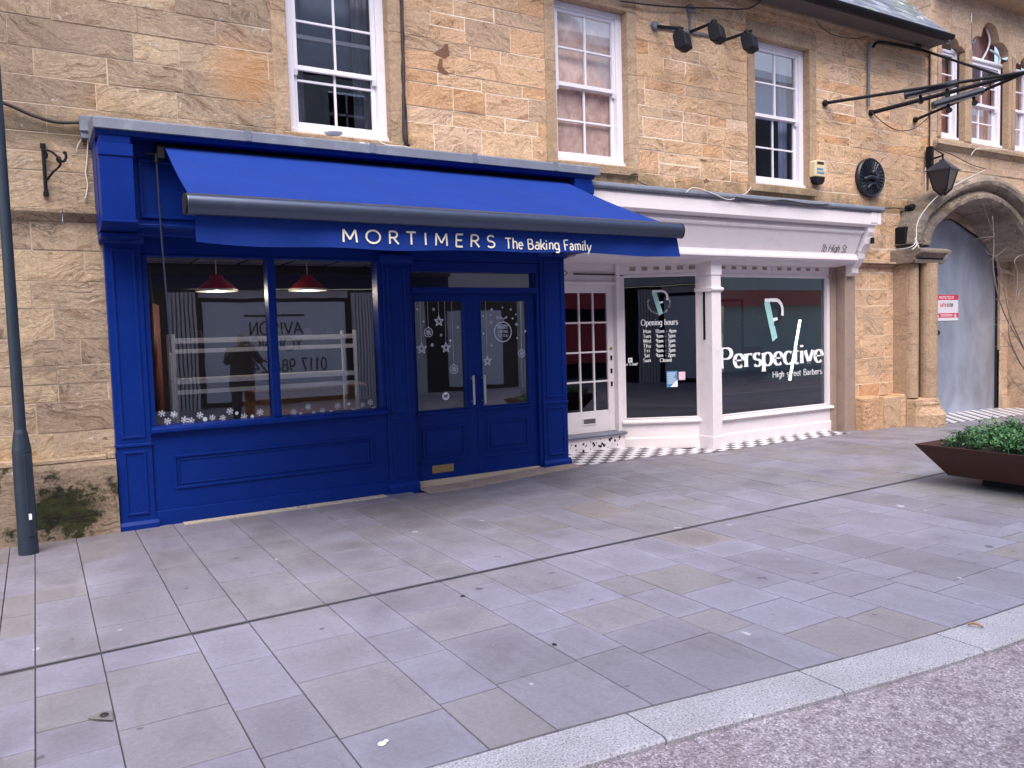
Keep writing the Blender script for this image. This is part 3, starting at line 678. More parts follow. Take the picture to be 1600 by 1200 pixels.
for r_ in range(16):
    y0 = 7.03+r_*.15; z0 = 5.88+r_*.15; x = -6+(r_ % 2)*.15
    while x < 12.2:
        mb.T = rd.random(); e = min(x+.3, 12.2 if r_ < 4 else 12.3); mb.box(x+.002, e-.002, y0, y0+.012, z0, z0+.0); mb.f = mb.f[:-6]; mb.t = mb.t[:-6]; mb.m = mb.m[:-6]
        p = [(x+.002, y0, z0+.012), (e-.002, y0, z0+.012), (e-.002, y0+.19, z0+.19), (x+.002, y0+.19, z0+.19)]; q = [(a, b, c-.012) for a, b, c in p]
        mb.face(p); mb.face([p[0], q[0], q[1], p[1]]); x = e
mb.build('roof', M['slate'], bld)
# ------------------------------------------------------------------ blue shopfront
BL = M['blue']
m_, n_, b_ = nt('warm_bulb'); b_.inputs['Emission Color'].default_value = (1, .80, .55, 1); b_.inputs['Emission Strength'].default_value = 3; M['bulb'] = m_
m_, n_, b_ = nt('mint_led_tube'); b_.inputs['Emission Color'].default_value = (.60, 1, .94, 1); b_.inputs['Emission Strength'].default_value = 5; M['led'] = m_
bs = thing('blue_shopfront', 'royal blue painted wooden shopfront with a wide window and double glazed doors', 'shopfront', (2.9, 7.4, 0))
def panel_frame(mb, x0, x1, z0, z1, y, w=.03, d=.016):      # raised bead around a panel
    for a, b, c, e in ((x0, x1, z0, z0+w), (x0, x1, z1-w, z1), (x0, x0+w, z0+w, z1-w), (x1-w, x1, z0+w, z1-w)):
        mb.box(a, b, y-d, y, c, e)
def pilaster(x0, x1, y, zt, zb, name='pilaster', base=.13, zmid=.72):
    mb = MB()
    mb.box(x0, x1, y, 7.55, zb, zt)
    panel_frame(mb, x0+.045, x1-.045, zmid+.06, zt-.07, y+.0, .022, .012)
    panel_frame(mb, x0+.05, x1-.05, zb+base+.05, zmid-.05, y+.0, .022, .012)
    mb.box(x0-.006, x1+.006, y-.014, 7.5, zmid-.012, zmid+.014)
    o = mb.build(name, BL, bs, .004)
    mb = MB(); mb.prism([(y-.035, zb), (y-.035, zb+base-.03), (y-.022, zb+base-.012), (y-.012, zb+base), (7.5, zb+base), (7.5, zb)], x0-.022, x1+.022); mb.build('pilaster_base', BL, o, .003)
    mb = MB(); mb.prism([(y-.01, zt-.03), (y-.035, zt+.005), (y-.06, zt+.02), (y-.06, zt+.05), (7.5, zt+.05), (7.5, zt-.03)], x0-.03, x1+.03); mb.build('capital', BL, o, .003)
    return o
ZC = 2.50
pilaster(.537, .815, 7.40, ZC-.05, -.06)
pilaster(2.985, 3.275, 7.40, 2.34, -.03)
pilaster(4.86, 5.19, 7.42, ZC-.05, .0, zmid=.78)
# fascia
mb = MB(); mb.box(.50, 5.22, 7.12, 7.55, ZC+.02, 3.22); mb.box(.54, 5.19, 7.432, 7.55, 2.346, ZC+.015)
panel_frame(mb, .80, 4.98, ZC+.10, 3.08, 7.12, .03, .02)
mb.build('fascia', BL, bs, .004)
mb = MB(); mb.prism([(7.06, ZC+.02), (7.05, ZC+.045), (7.12, ZC+.06), (7.4, ZC+.06), (7.4, ZC-.02), (7.32, ZC-.02), (7.30, ZC+.0)], .745, 4.99); mb.build('fascia_moulding', BL, bs, .003)
for x0, x1 in ((.505, .745), (4.99, 5.235)):
    mb = MB(); mb.box(x0, x1, 6.90, 7.119, ZC+.05, 3.04); mb.box(x0-.004, x1+.004, 6.89, 7.5, 3.04, 3.14); mb.box(x0+.01, x1-.01, 6.905, 7.4, 3.14, 3.2)
    mb.prism([(6.88, ZC+.05), (6.88, ZC+.03), (6.93, ZC+.01), (6.99, ZC-.01), (7.36, ZC-.02), (7.36, ZC+.05)], x0-.012, x1+.012)
    mb.box(x0-.005 if x0 < 1 else x0+.02, x1+.03, 7.12, 7.42, ZC-.06, ZC-.0205)
    mb.build('console_block', BL, bs, .005)
mb = MB(); mb.prism([(6.90, 3.20), (6.885, 3.235), (7.5, 3.235), (7.5, 3.20)], .49, 5.25); mb.build('cornice', BL, bs, .004)
mb = MB(); mb.prism([(6.855, 3.236), (6.86, 3.315), (6.87, 3.325), (7.5, 3.42), (7.5, 3.236)], .478, 5.30)
for xx in (1.6, 2.7, 3.75, 4.7): mb.box(xx, xx+.05, 6.85, 6.90, 3.240, 3.331)
ld = mb.build('lead_flashing', M['lead'], bs, .003)
# window
mb = MB()
wx0, wx1, wz0, wz1 = .86, 2.935, .865, 2.325; fy0 = 7.445
mb.box(.815, wx0, 7.42, 7.56, .80, 2.34).box(wx1, 2.985, 7.42, 7.56, .80, 2.34).box(wx0, wx1, 7.425, 7.56, 2.325, 2.345)
mb.box(1.868, 1.942, 7.425, 7.56, wz0, wz1)
mb.prism([(7.36, .815), (7.36, .845), (7.38, .86), (7.56, .87), (7.56, .80), (7.38, .80)], .815, 2.985)
shopwin = mb.build('shop_window', BL, bs, .004)
mb = MB()
for a, b in ((wx0-.01, 1.88), (1.93, wx1+.01)): mb.face([(a, 7.50, wz0-.01), (b, 7.50, wz0-.01), (b, 7.50, wz1+.01), (a, 7.50, wz1+.01)])
mb.build('pane', M['glass'], shopwin)
mb = MB(); mb.box(.815, 2.985, 7.42, 7.56, -.06, .80); panel_frame(mb, .98, 2.82, .30, .60, 7.42, .022, .014); panel_frame(mb, 1.02, 2.78, .34, .56, 7.42, .012, .008)
mb.box(.815, 2.985, 7.395, 7.42, -.06, .13); mb.build('stall_riser', BL, bs, .004)
# door frame, fanlight
mb = MB()
mb.box(3.275, 3.30, 7.44, 7.6, .0, 2.34).box(4.82, 4.86, 7.44, 7.6, .0, 2.34).box(3.30, 4.82, 7.44, 7.6, 2.235, 2.34).box(3.30, 4.82, 7.435, 7.6, 2.01, 2.075)
df = mb.build('door_frame', BL, bs, .004)
mb = MB(); mb.box(3.275, 4.86, 7.46, 7.6, 2.341, 2.5); mb.build('door_head', BL, bs, .003)
mb = MB(); mb.box(3.28, 4.86, 7.455, 7.62, -.05, .068); mb.build('door_sill', M['mortar_grey'], bs, .004)
mb = MB(); mb.face([(3.29, 7.52, 2.07), (4.83, 7.52, 2.07), (4.83, 7.52, 2.24), (3.29, 7.52, 2.24)]); mb.build('fanlight', M['glass'], bs)
DY = 7.49
def leaf(x0, x1, g0, g1, gz0, gz1, pz, lab):
    mb = MB(); z0, z1 = .07, 2.009
    mb.box(x0, g0, DY, DY+.045, z0, z1).box(g1, x1, DY, DY+.045, z0, z1).box(g0, g1, DY, DY+.045, gz1, z1).box(g0, g1, DY, DY+.045, z0, gz0)
    panel_frame(mb, g0+.03, g1-.03, pz[0], pz[1], DY, .022, .012); mb.box(g0+.075, g1-.075, DY-.01, DY, pz[0]+.05, pz[1]-.05)
    mb.box(g0-.03, g1+.03, DY-.022, DY, gz0-.045, gz0-.02); mb.box(g0-.03, g1+.03, DY-.010, DY, pz[0]-.06, pz[0]-.045)
    mb.box(g0-.012, g1+.012, DY-.008, DY, gz0-.012, gz0).box(g0-.012, g1+.012, DY-.008, DY, gz1, gz1+.012).box(g0-.012, g0, DY-.008, DY, gz0, gz1).box(g1, g1+.012, DY-.008, DY, gz0, gz1)
    d = mb.build('door', BL, bs, .003); d['label'] = lab
    mb = MB(); mb.face([(g0-.005, DY+.03, gz0-.005), (g1+.005, DY+.03, gz0-.005), (g1+.005, DY+.03, gz1+.005), (g0-.005, DY+.03, gz1+.005)]); mb.build('pane', M['glass'], d)
    return d
dl = leaf(3.303, 4.045, 3.36, 3.92, .80, 1.93, (.30, .63), 'left door leaf with a brass letter plate and a no dogs sticker')
dr = leaf(4.049, 4.818, 4.13, 4.72, .80, 1.93, (.30, .63), 'right door leaf with a large round christmas bauble sticker')
for d, x in ((dl, 3.98), (dr, 4.115)):
    mb = MB(); mb.tube([(x, DY-.07, .83), (x, DY-.07, 1.14)], .013, 10); mb.tube([(x, DY, .86), (x, DY-.07, .86)], .009, 8); mb.tube([(x, DY, 1.11), (x, DY-.07, 1.11)], .009, 8)
    mb.build('handle', M['alu'], d)
mb = MB(); panel_frame(mb, 3.49, 3.74, .135, .215, DY-.002, .018, .008); mb.box(3.508, 3.722, DY-.006, DY-.002, .153, .197); mb.box(3.53, 3.70, DY-.0075, DY-.006, .162, .19)
mb.build('letter_plate', M['brass'], dl, .001)
# ---- stickers on the glass
def strip(mb, pts, w, Y, off=0):
    for i in range(len(pts)-1):
        (a, b), (c, d) = pts[i], pts[i+1]; dx, dz = c-a, d-b; l = math.hypot(dx, dz) or 1; nx, nz = -dz/l*w/2, dx/l*w/2; y = Y-.0003*(i % 2)-off
        mb.face([(a+nx, y, b+nz), (a-nx, y, b-nz), (c-nx, y, d-nz), (c+nx, y, d+nz)])
def disc(mb, x, z, r, Y, n=20): mb.face([(x+r*math.cos(2*math.pi*i/n), Y, z+r*math.sin(2*math.pi*i/n)) for i in range(n)])
def flake(mb, x, z, r, Y):
    for k in range(6):
        a = R(k*60+15); c, s_ = math.cos(a), math.sin(a); y = Y-.0002*k
        strip(mb, [(x, z), (x+r*c, z+r*s_)], r*.2, y)
        for q in (.55, .8):
            for sg in (1, -1):
                e = a+sg*R(55); strip(mb, [(x+r*q*c, z+r*q*s_), (x+r*q*c+r*.3*math.cos(e), z+r*q*s_+r*.3*math.sin(e))], r*.13, y-.0012)
def star(mb, x, z, r, Y, w):
    p = [(x+(r if i % 2 == 0 else r*.45)*math.sin(R(36*i)), z+(r if i % 2 == 0 else r*.45)*math.cos(R(36*i))) for i in range(11)]
    strip(mb, p, w, Y)
    q = [(x+(r*.55 if i % 2 == 0 else r*.25)*math.sin(R(36*i)), z+(r*.55 if i % 2 == 0 else r*.25)*math.cos(R(36*i))) for i in range(11)]; strip(mb, q, w*.7, Y-.0008)
def ring(mb, x, z, r, Y, w): strip(mb, [(x+r*math.cos(R(t)), z+r*math.sin(R(t))) for t in range(0, 361, 15)], w, Y)
SY = 7.496
c6 = lambda a, b: (220+a/4, 380+b/4)
for a, b, s_ in [(130,1065,1),(168,1112,1),(207,1070,1),(272,1104,1),(313,1110,1),(370,1075,1),(402,1100,.6),(447,1090,.9),(512,1092,.9),(557,1050,1),(600,1062,.45),(645,1085,1),(697,1082,.5),(745,1057,1.05),(955,1057,1),(1000,1066,.45),(1045,1022,.95),(1080,1060,.5),(1135,1047,.9),(1190,1054,.5),(1230,1017,1),(1300,1005,.5),(1328,1043,.8),(1387,1010,.8),(1417,1048,.45),(1434,995,1),(1460,1038,1)]:
    p = at(*c6(a, b), SY); mb = MB()
    if s_ < .7: disc(mb, p.x, p.z, .017*s_/.5, SY, 10)
    else: flake(mb, p.x, p.z, .030*s_, SY)
    mb.build('snowflake_sticker', M['frost'], shopwin)
DS = DY+.026
c7 = lambda a, b: (640+a*.15, 460+b*.15)
def drop(a, b, kind, rpx, d):
    p = at(*c7(a, b), DS); r = rpx*.15*p.y/FPX*1.02; mb = MB()
    if kind in 'sb': strip(mb, [(p.x, p.z+r), (p.x, 1.93)], .003, DS)
    if kind == 's': star(mb, p.x, p.z, r*1.1, DS, .009); nm = 'star_sticker'
    elif kind == 'b': ring(mb, p.x, p.z, r, DS, .007); flake(mb, p.x, p.z, r*.7, DS-.001); disc(mb, p.x, p.z+r*1.12, r*.18, DS-.0004); nm = 'bauble_sticker'
    else: flake(mb, p.x, p.z, r, DS) if rpx > 16 else disc(mb, p.x, p.z, r, DS, 10); nm = 'snowflake_sticker'
    mb.build(nm, M['frost'], d)
for a, b, k, r_ in [(125,565,'s',58),(197,395,'b',50),(305,280,'s',55),(380,555,'s',55),(462,780,'b',50),(50,270,'f',16),(78,155,'f',12),(145,283,'f',10),(250,157,'f',18),(235,528,'f',20),(328,425,'f',17),(425,480,'f',13),(503,342,'f',18)]: drop(a, b, k, r_, dl)
for a, b, k, r_ in [(810,695,'s',56),(1167,615,'b',47),(855,157,'f',16),(765,228,'f',12),(843,217,'f',12),(915,240,'f',20),(848,293,'f',20),(967,137,'f',10),(1054,157,'f',12),(1107,208,'f',10),(1073,250,'f',12),(1112,312,'f',20),(770,407,'f',12),(853,532,'f',12),(1204,382,'f',16),(1120,455,'f',10)]: drop(a, b, k, r_, dr)
p = at(*c7(972, 390), DS); mb = MB(); ring(mb, p.x, p.z, .108, DS, .011)
strip(mb, [(p.x, p.z+.10), (p.x+.01, p.z+.14), (p.x-.03, p.z+.17), (p.x-.035, p.z+.15), (p.x+.012, p.z+.14), (p.x+.05, p.z+.17), (p.x+.06, p.z+.155), (p.x+.01, p.z+.14)], .006, DS-.001)
for t_, dz, h_ in (('MERRY', .032, .045), ('CHRISTMAS', -.012, .030), ('TO YOU', -.055, .026)): write(t_, (p.x, DS-.001, p.z+dz), (1, 0, 0), (0, 0, 1), h_, None, thick=.16, center=True, mb=mb, width=.13)
mb.build('bauble_sticker', M['frost'], dr)['label'] = 'large round sticker with a ribbon and a christmas greeting'
p = at(*c7(377, 1060), DS); mb = MB(); disc(mb, p.x, p.z, .047, DS); nd = mb.build('no_dogs_sticker', M['vinyl'], dl)
mb = MB(); ring(mb, p.x, p.z, .046, DS-.001, .006)
strip(mb, [(p.x-.022, p.z+.004), (p.x+.016, p.z+.004)], .016, DS-.0015); strip(mb, [(p.x+.014, p.z+.005), (p.x+.026, p.z+.018)], .012, DS-.0021)
for q in (-.019, -.009, .006, .015): strip(mb, [(p.x+q, p.z), (p.x+q, p.z-.02)], .005, DS-.0026)
strip(mb, [(p.x-.02, p.z+.006), (p.x-.03, p.z+.02)], .005, DS-.003)
mb.v and mb.build('sticker_print', M['ink'], dl)

# ---- inside of the bakery: shell with tiled ceiling, dark walls, floor
mb = MB()
rx0, rx1, ry1, rz1 = .60, 5.14, 11.2, 2.62
mb.face([(rx0, 7.56, rz1), (rx1, 7.56, rz1), (rx1, ry1, rz1), (rx0, ry1, rz1)]); cl = mb.build('shop_ceiling', M['ceiling'], bs)
mb = MB()
for i in range(8): mb.box(rx0+i*.6, rx0+i*.6+.025, 7.56, ry1, rz1-.008, rz1-.002)
for i in range(6): mb.box(rx0, rx1, 7.9+i*.6, 7.925+i*.6, rz1-.012, rz1-.009)
mb.build('ceiling_grid', M['darkroom'], cl)
mb = MB(); mb.face([(rx0, 7.56, -.05), (rx0, ry1, -.05), (rx0, ry1, rz1), (rx0, 7.56, rz1)]); mb.face([(rx1, 7.56, -.05), (rx1, ry1, -.05), (rx1, ry1, rz1), (rx1, 7.56, rz1)]); mb.face([(rx0, ry1, -.05), (rx1, ry1, -.05), (rx1, ry1, rz1), (rx0, ry1, rz1)])
mb.build('shop_wall', M['darkroom'], bs)
mb = MB(); mb.face([(rx0, 7.56, .02), (rx1, 7.56, .02), (rx1, ry1, .02), (rx0, ry1, .02)]); mb.build('shop_floor', M['rack'], bs)
mb = MB(); mb.box(.83, 2.97, 7.57, 7.9, .78, .83); mb.build('window_board', M['rack'], bs, .003)
def pendant(px, py, rpx, Y=8.45):
    p = at(px, py, Y); t = thing('pendant_lamp', '', 'pendant lamp', (p.x, Y, p.z), 'red pendant lamps in the bakery window')
    mb = MB(); r_ = .20; mb.lathe([(.03, .15), (.055, .15), (.075, .11), (.13, .065), (r_, .0), (r_, -.012), (r_-.008, -.012), (r_-.01, .0), (.12, .055), (.03, .13)], p, 28); mb.build('lamp_shade', M['redlamp'], t, smooth=True)
    mb = MB(); mb.lathe([(r_+.002, -.016), (r_+.004, .004), (r_+.001, .004), (r_-.004, -.014)], p, 28); mb.build('rim', M['rack'], t)
    mb = MB(); mb.tube([p+Vector((0, 0, .14)), (p.x, p.y, rz1)], .006, 6); mb.build('cord', M['rack'], t)
    ld_ = bpy.data.lights.new('pendant_light', 'POINT'); ld_.energy = 6.5; ld_.color = (1, .84, .64); ld_.shadow_soft_size = .03; lo_ = bpy.data.objects.new('pendant_light', ld_); COL.objects.link(lo_); lo_.location = p+Vector((0, 0, -.035)); lo_.parent = t; lo_.matrix_parent_inverse = Matrix.Translation(p).inverted()
    bu = MB().lathe([(.005, -.03), (.028, -.02), (.032, 0), (.015, .04)], p+Vector((0, 0, .03)), 14).build('bulb', M['bulb'], t)
    return t
pendant(339, 453, 28)['label'] = 'red metal pendant lamp in the bakery window, on the left of the blue mullion'
pendant(481, 452, 25)['label'] = 'red metal pendant lamp in the bakery window, on the right of the blue mullion'
t = thing('display_rack', 'white tubular display rack standing behind the bakery window', 'display rack', (1.9, 7.95, .83))
for x, y in ((1.075, 7.75), (2.80, 7.75), (1.09, 8.12), (2.80, 8.12)):
    mb = MB(); mb.tube([(x, y, .83), (x, y, 1.66)], .020, 10); mb.build('post', M['rack'], t)
for z in (1.20, 1.575):
    mb = MB(); mb.box(1.075, 2.80, 7.735, 7.765, z, z+.045); mb.box(1.09, 2.80, 8.105, 8.135, z-.005, z+.04); mb.build('rail', M['rack'], t, .003)
    mb = MB(); mb.box(1.08, 2.80, 7.766, 8.10, z+.02, z+.026); mb.build('glass_shelf', M['glass'], t)
    mb = MB(); mb.box(1.075, 2.80, 7.742, 7.76, z-.095, z-.055); mb.build('lower_rail', M['rack'], t, .003)
for px, s_ in ((311, 1), (440, .8), (482, .9), (517, 1)):
    p = at(px, 541, 7.9); o = MB().lathe([(.026, 0), (.036, .01), (.036, .05), (.028, .065), (.030, .08), (.012, .085)], (p.x, 7.9, 1.6015), 16).build('jar', M['darkroom'], None, smooth=True)
    tag(o, {311: 'small dark jar on the display rack left of the mullion', 440: 'small dark jar on the display rack just right of the mullion', 482: 'small dark jar near the middle of the right window pane', 517: 'small dark jar at the right end of the display rack'}[px], 'jar', 'jars on the display rack')
mb = MB(); mb.box(2.0, 3.2, 8.7, 9.3, .02, 1.02); mb.box(1.96, 3.24, 8.66, 9.34, 1.02, 1.06); tag(mb.build('counter', M['wood'], None, .01), 'brown wooden counter low inside the bakery', 'counter')
mb = MB()
for i in range(9): mb.tube([(.93+.012*i, 8.0+.05*i, .03), (.93+.012*i, 8.0+.05*i, 1.95)], .032, 8)
tag(mb.build('red_curtain', M['redcloth'], None, smooth=True), 'dark red curtain hanging at the left side of the bakery window', 'curtain')

# ------------------------------------------------------------------ awning
aw = thing('awning', 'extended royal blue canvas awning lettered in white over the bakery', 'awning', (2.9, 7.0, 3.15))
YT, ZT, YB, ZB = 7.02, 3.175, 5.27, 2.47
nx, ny = 48, 14; mb = MB()
def fab(u, v, dz=0):
    xa, xb = .995+(.885-.995)*v, 4.94+(4.875-4.94)*v
    x = xa+(xb-xa)*u; y = YT+(YB-YT)*v; z = ZT+(ZB-ZT)*v - .03*math.sin(math.pi*v)*(.75+.25*math.sin(u*9.0)) - .006*math.sin(u*31)*v*(1-v)*4
    return (x, y, z+dz)
for dz in (0, -.004):
    for i in range(nx):
        for j in range(ny): mb.face([fab(i/nx, j/ny, dz), fab((i+1)/nx, j/ny, dz), fab((i+1)/nx, (j+1)/ny, dz), fab(i/nx, (j+1)/ny, dz)])
mb.build('canopy', M['fabric'], aw, smooth=True)
mb = MB()
pr = [(5.30, 2.375), (5.215, 2.36), (5.19, 2.375), (5.175, 2.41), (5.175, 2.445), (5.19, 2.48), (5.225, 2.497), (5.27, 2.495), (5.30, 2.47)]
mb.prism(pr, .845, 4.905); mb.build('front_bar', M['bar'], aw, .012, smooth=True, seg=4)
for x0, x1 in ((.835, .845), (4.905, 4.915)):
    mb = MB(); mb.prism([(a*1.0, b) for a, b in pr], x0, x1); mb.build('end_cap', M['black'], aw, .003)
VX0, VX1 = .90, 4.895
def val(u, v):
    w_ = .012*math.sin(u*17)*v+.010*math.sin(u*41+1)*v
    zb = 2.375-(.175+.012*math.sin(u*5.5+.6)+.006*math.sin(u*23)-.012*(u < .1)*(1-u/.1))*v
    return (VX0+(VX1-VX0)*u+.02*v*(u > .97), 5.262+w_, zb)
mb = MB(); nx, ny = 110, 5
for i in range(nx):
    for j in range(ny):
        a = [val(i/nx, j/ny), val((i+1)/nx, j/ny), val((i+1)/nx, (j+1)/ny), val(i/nx, (j+1)/ny)]; mb.face(a); mb.face([(x, y+.003, z) for x, y, z in a])
va = mb.build('valance', M['fabric'], aw, smooth=True)
def on_valance(o):         # lay lettering on the waving cloth
    for v in o.data.vertices:
        u = (v.co.x-VX0)/(VX1-VX0); zz = (2.375-v.co.z)/.18; v.co.y += .012*math.sin(u*17)*zz+.010*math.sin(u*41+1)*zz
yv = 5.256
tm = at(533, 377, yv); te = at(774, 386, yv)
on_valance(write('MORTIMERS', (tm.x, yv, 2.232), (1, 0, 0), (0, 0, 1), .088, M['cream_print'], va, thick=.15, track=.42, width=te.x-tm.x))
t1 = at(789, 387, yv); t2 = at(925, 390, yv)
mb = MB(); st_all = []; xx = 0; rdh = random.Random(9)
for ch in 'The Baking Family':
    adv, sts = GLY[ch]; ang = rdh.uniform(-.09, .09); sc_ = rdh.uniform(.94, 1.1); dy = rdh.uniform(-.05, .05)
    for q in sts:
        c_ = curve([(x_, y_, 0) for x_, y_ in q], 2) if len(q) > 2 else [Vector((*q[0], 0)), Vector((*((q[0][0]+q[1][0])/2+rdh.uniform(-.03, .03), (q[0][1]+q[1][1])/2), 0)), Vector((*q[1], 0))]
        st_all.append([(xx+sc_*(x_.x+ang*x_.y), sc_*x_.y+dy-ang*x_.x) for x_ in c_])
    xx += adv*.97+.06
for k, q in enumerate(st_all): stroke_mesh(mb, [(x_*(t2.x-t1.x)/(xx*.078), y_) for x_, y_ in q], Vector((t1.x, yv, 2.230)), Vector((1, 0, 0)), Vector((0, 0, 1)), Vector((0, -1, 0)), .078, .15, .13, .0003+.0003*(k % 6))
on_valance(mb.build('lettering', M['cream_print'], va))
mb = MB(); mb.tube([(.93, 7.04, 3.165), (4.99, 7.04, 3.165)], .035, 12); mb.build('roller', M['black'], aw)
mb = MB(); mb.box(.90, 4.99, 6.98, 7.12, 3.205, 3.215); mb.build('mounting_rail', M['black'], aw)
for x in (1.35, 4.45):
    mb = MB(); s_ = 1 if x < 3 else -1
    mb.tube([(x, 7.05, 3.02), (x+s_*.75, 6.12, 2.72)], .028, 10); mb.tube([(x+s_*.75, 6.12, 2.72), (x+s_*.15, 5.30, 2.44)], .024, 10); mb.build('folding_arm', M['bar'], aw)
mb = MB(); mb.box(.93, .98, 6.94, 7.10, 3.06, 3.15); mb.tube([(.86, 7.02, 3.10), (.93, 7.02, 3.10)], .014, 8); mb.tube([(.925, 6.98, 3.03), (.93, 6.98, 3.10)], .02, 8); mb.build('gear_box', M['black'], aw)
mb = MB(); mb.tube(curve([(.925, 6.99, 3.06), (.935, 7.03, 2.5), (.955, 7.06, 1.9), (.965, 7.08, 1.50)], 4), .008, 6); mb.build('crank_rod', M['bar'], aw)

# ------------------------------------------------------------------ white shopfront
WH = M['white']
ws = thing('white_shopfront', 'pinkish white barber shopfront with an angled window and a dark glazed display window', 'shopfront', (7.8, 7.4, 0))
XF0, XF1 = 5.26, 10.44
mb = MB(); mb.prism([(7.03, 2.955), (7.03, 3.10), (7.05, 3.14), (7.50, 3.15), (7.50, 2.93), (7.07, 2.93)], XF0, XF1-.09); mb.build('cornice', WH, ws, .004)
mb = MB(); mb.prism([(7.11, 2.86), (7.16, 2.93), (7.5, 2.93), (7.5, 2.86)], XF0, 10.2); mb.build('cornice_soffit', WH, ws, .003)
mb = MB(); mb.prism([(7.13, 2.86), (7.26, 2.545), (7.5, 2.545), (7.5, 2.86)], XF0, 10.16); fas = mb.build('fascia', WH, ws, .003)
mb = MB()
for a in ((7.115, 2.86, 7.14, 2.83), ): mb.prism([(7.112, 2.86), (7.124, 2.835), (7.15, 2.835), (7.15, 2.86)], XF0, 10.16)
mb.prism([(7.205, 2.47), (7.205, 2.50), (7.225, 2.52), (7.235, 2.56), (7.27, 2.56), (7.5, 2.545), (7.5, 2.44), (7.26, 2.44), (7.25, 2.465)], XF0, 10.17)
mb.build('fascia_moulding', WH, ws, .003)
mb = MB(); mb.prism([(7.6, 2.44), (7.28, 2.44), (7.28, 2.425), (7.6, 2.40)], XF0, 10.17); mb.box(5.22, 10.2, 7.6, 8.4, 2.425, 2.44); mb.build('porch_soffit', WH, ws)
# address on the leaning board
v_ = Vector((0, 7.13-7.26, 2.86-2.545)).normalized()
pa = at(1284, 398, 7.22); pb = at(1325, 400, 7.22)
write('1b High St.', (pa.x, 7.245, 2.58), (1, 0, 0), v_, .105, M['ink'], fas, thick=.14, thin=.09, width=pb.x-pa.x, track=.02, slant=.12)
# lead on top
mb = MB(); mb.prism([(7.0, 3.14), (6.985, 3.165), (6.995, 3.20), (7.03, 3.215), (7.5, 3.30), (7.5, 3.14)], XF0, XF1+.03); mb.build('lead_flashing', M['lead'], ws, .006)
# scroll console at the right end
mb = MB()
prof = [(7.02, 3.13), (7.02, 2.98), (7.06, 2.96), (7.07, 2.86), (7.10, 2.80), (7.12, 2.70), (7.17, 2.64), (7.21, 2.57), (7.22, 2.50), (7.27, 2.43), (7.32, 2.37), (7.33, 2.30), (7.38, 2.26), (7.5, 2.26), (7.5, 3.13)]
mb.prism(prof, 10.20, 10.345); mb.box(10.19, 10.355, 7.19, 7.5, 2.60, 2.64); mb.box(10.35, 10.43, 7.02, 7.5, 2.96, 3.13); con = mb.build('console', WH, ws, .008, seg=2)
mb = MB(); mb.box(10.28, 10.33, 7.06, 7.09, 2.70, 2.78); mb.build('fitting', M['black'], con)
# angled bay: from A (left, deep) to B (right)
A2, B2 = Vector((6.53, 8.085, 0)), Vector((7.44, 7.585, 0)); U2 = (B2-A2).normalized(); N2 = Vector((U2.y, -U2.x, 0)); L2 = (B2-A2).length
XB = Matrix(((U2.x, -N2.x, 0, A2.x), (U2.y, -N2.y, 0, A2.y), (0, 0, 1, 0), (0, 0, 0, 1)))   # local x along the bay, y inward
def bay(*boxes, fn=None):
    mb = MB(); mb.X = XB
    for b in boxes: mb.box(*b)
    return mb
mb = bay((0, L2, 0, .06, -.02, .36)); mb.prism([(-.018, -.02), (-.018, .15), (-.006, .165), (0, .165), (0, -.02)], 0, L2); mb.build('stall_riser', WH, ws, .003)
mb = bay(); mb.prism([(-.045, .352), (-.045, .378), (-.01, .40), (.1, .405), (.1, .352)], -.01, L2+.0)
mb.box(0, .05, 0, .08, .405, 2.27); mb.box(L2-.04, L2, 0, .08, .405, 2.27); mb.box(.05, L2-.04, 0, .08, .405, .42); mb.box(.05, L2-.04, 0, .08, 2.25, 2.285)
aw1 = mb.build('angled_window', WH, ws, .003)
mb = bay(); mb.face([(.04, .04, .41), (L2-.03, .04, .41), (L2-.03, .04, 2.26), (.04, .04, 2.26)]); mb.build('pane', M['glassdark'], aw1)
mb = bay((0, L2, .01, .08, 2.286, 2.43)); fz = mb.build('frieze', WH, ws, .003)
mb = bay()
for i in range(6):
    for j in range(5): x = .13+i*.155+j*.016; mb.box(x, x+.008, .002, .0099, 2.335, 2.385)
mb.build('vent_slots', M['brown'], fz)
def baytxt(txt, u, z, h, mat, **k): return write(txt, XB @ Vector((u, .034, z)), U2, (0, 0, 1), h, mat, aw1, **k)
def bayuv(x, y):      # photo pixel to (u, z) in the angled pane
    d = ray(x, y); O = Vector((0, 0, EYE)); P0 = XB @ Vector((0, .034, 0)); tt = (P0-O).dot(N2)/d.dot(N2); q = O+d*tt; return (q-P0).dot(U2), q.z
c9 = lambda a, b: (970+a*.15, 440+b*.15)
def line9(txt, a0, a1, b, h, **k):
    u0, z0 = bayuv(*c9(a0, b)); u1, _ = bayuv(*c9(a1, b)); return baytxt(txt, u0, z0, h*1.04, M['vinyl'], serif=h > .06, thick=.15, thin=.08, width=u1-u0, track=.07, **k)
line9('Opening hours', 210, 595, 458, .072)
for i, (d_, h_) in enumerate((('Mon', '10am - 4pm'), ('Tues', '9am - 5pm'), ('Wed', '9am - 5pm'), ('Thu', '9am - 7pm'), ('Fri', '9am - 7pm'), ('Sat', '9am - 2pm'), ('Sun', 'Closed'))):
    y = 537+i*50.3; a0, a1 = {'Fri': (246, 302), 'Sat': (246, 302), 'Mon': (233, 315)}.get(d_, (234, 314)); line9(d_, a0, a1, y, .044)
    b0, b1 = (360, 578) if i == 0 else ((408, 528) if i == 6 else (368, 568)); line9(h_, b0, b1, y-2, .044)
line9('Want To Book?', 20, 178, 876, .032)
u, z = bayuv(*c9(98, 818)); mb = bay((u-.028, u+.028, .030, .0335, z-.03, z+.03)); mb.build('booking_symbol', M['vinyl'], aw1)
mb = bay(); 
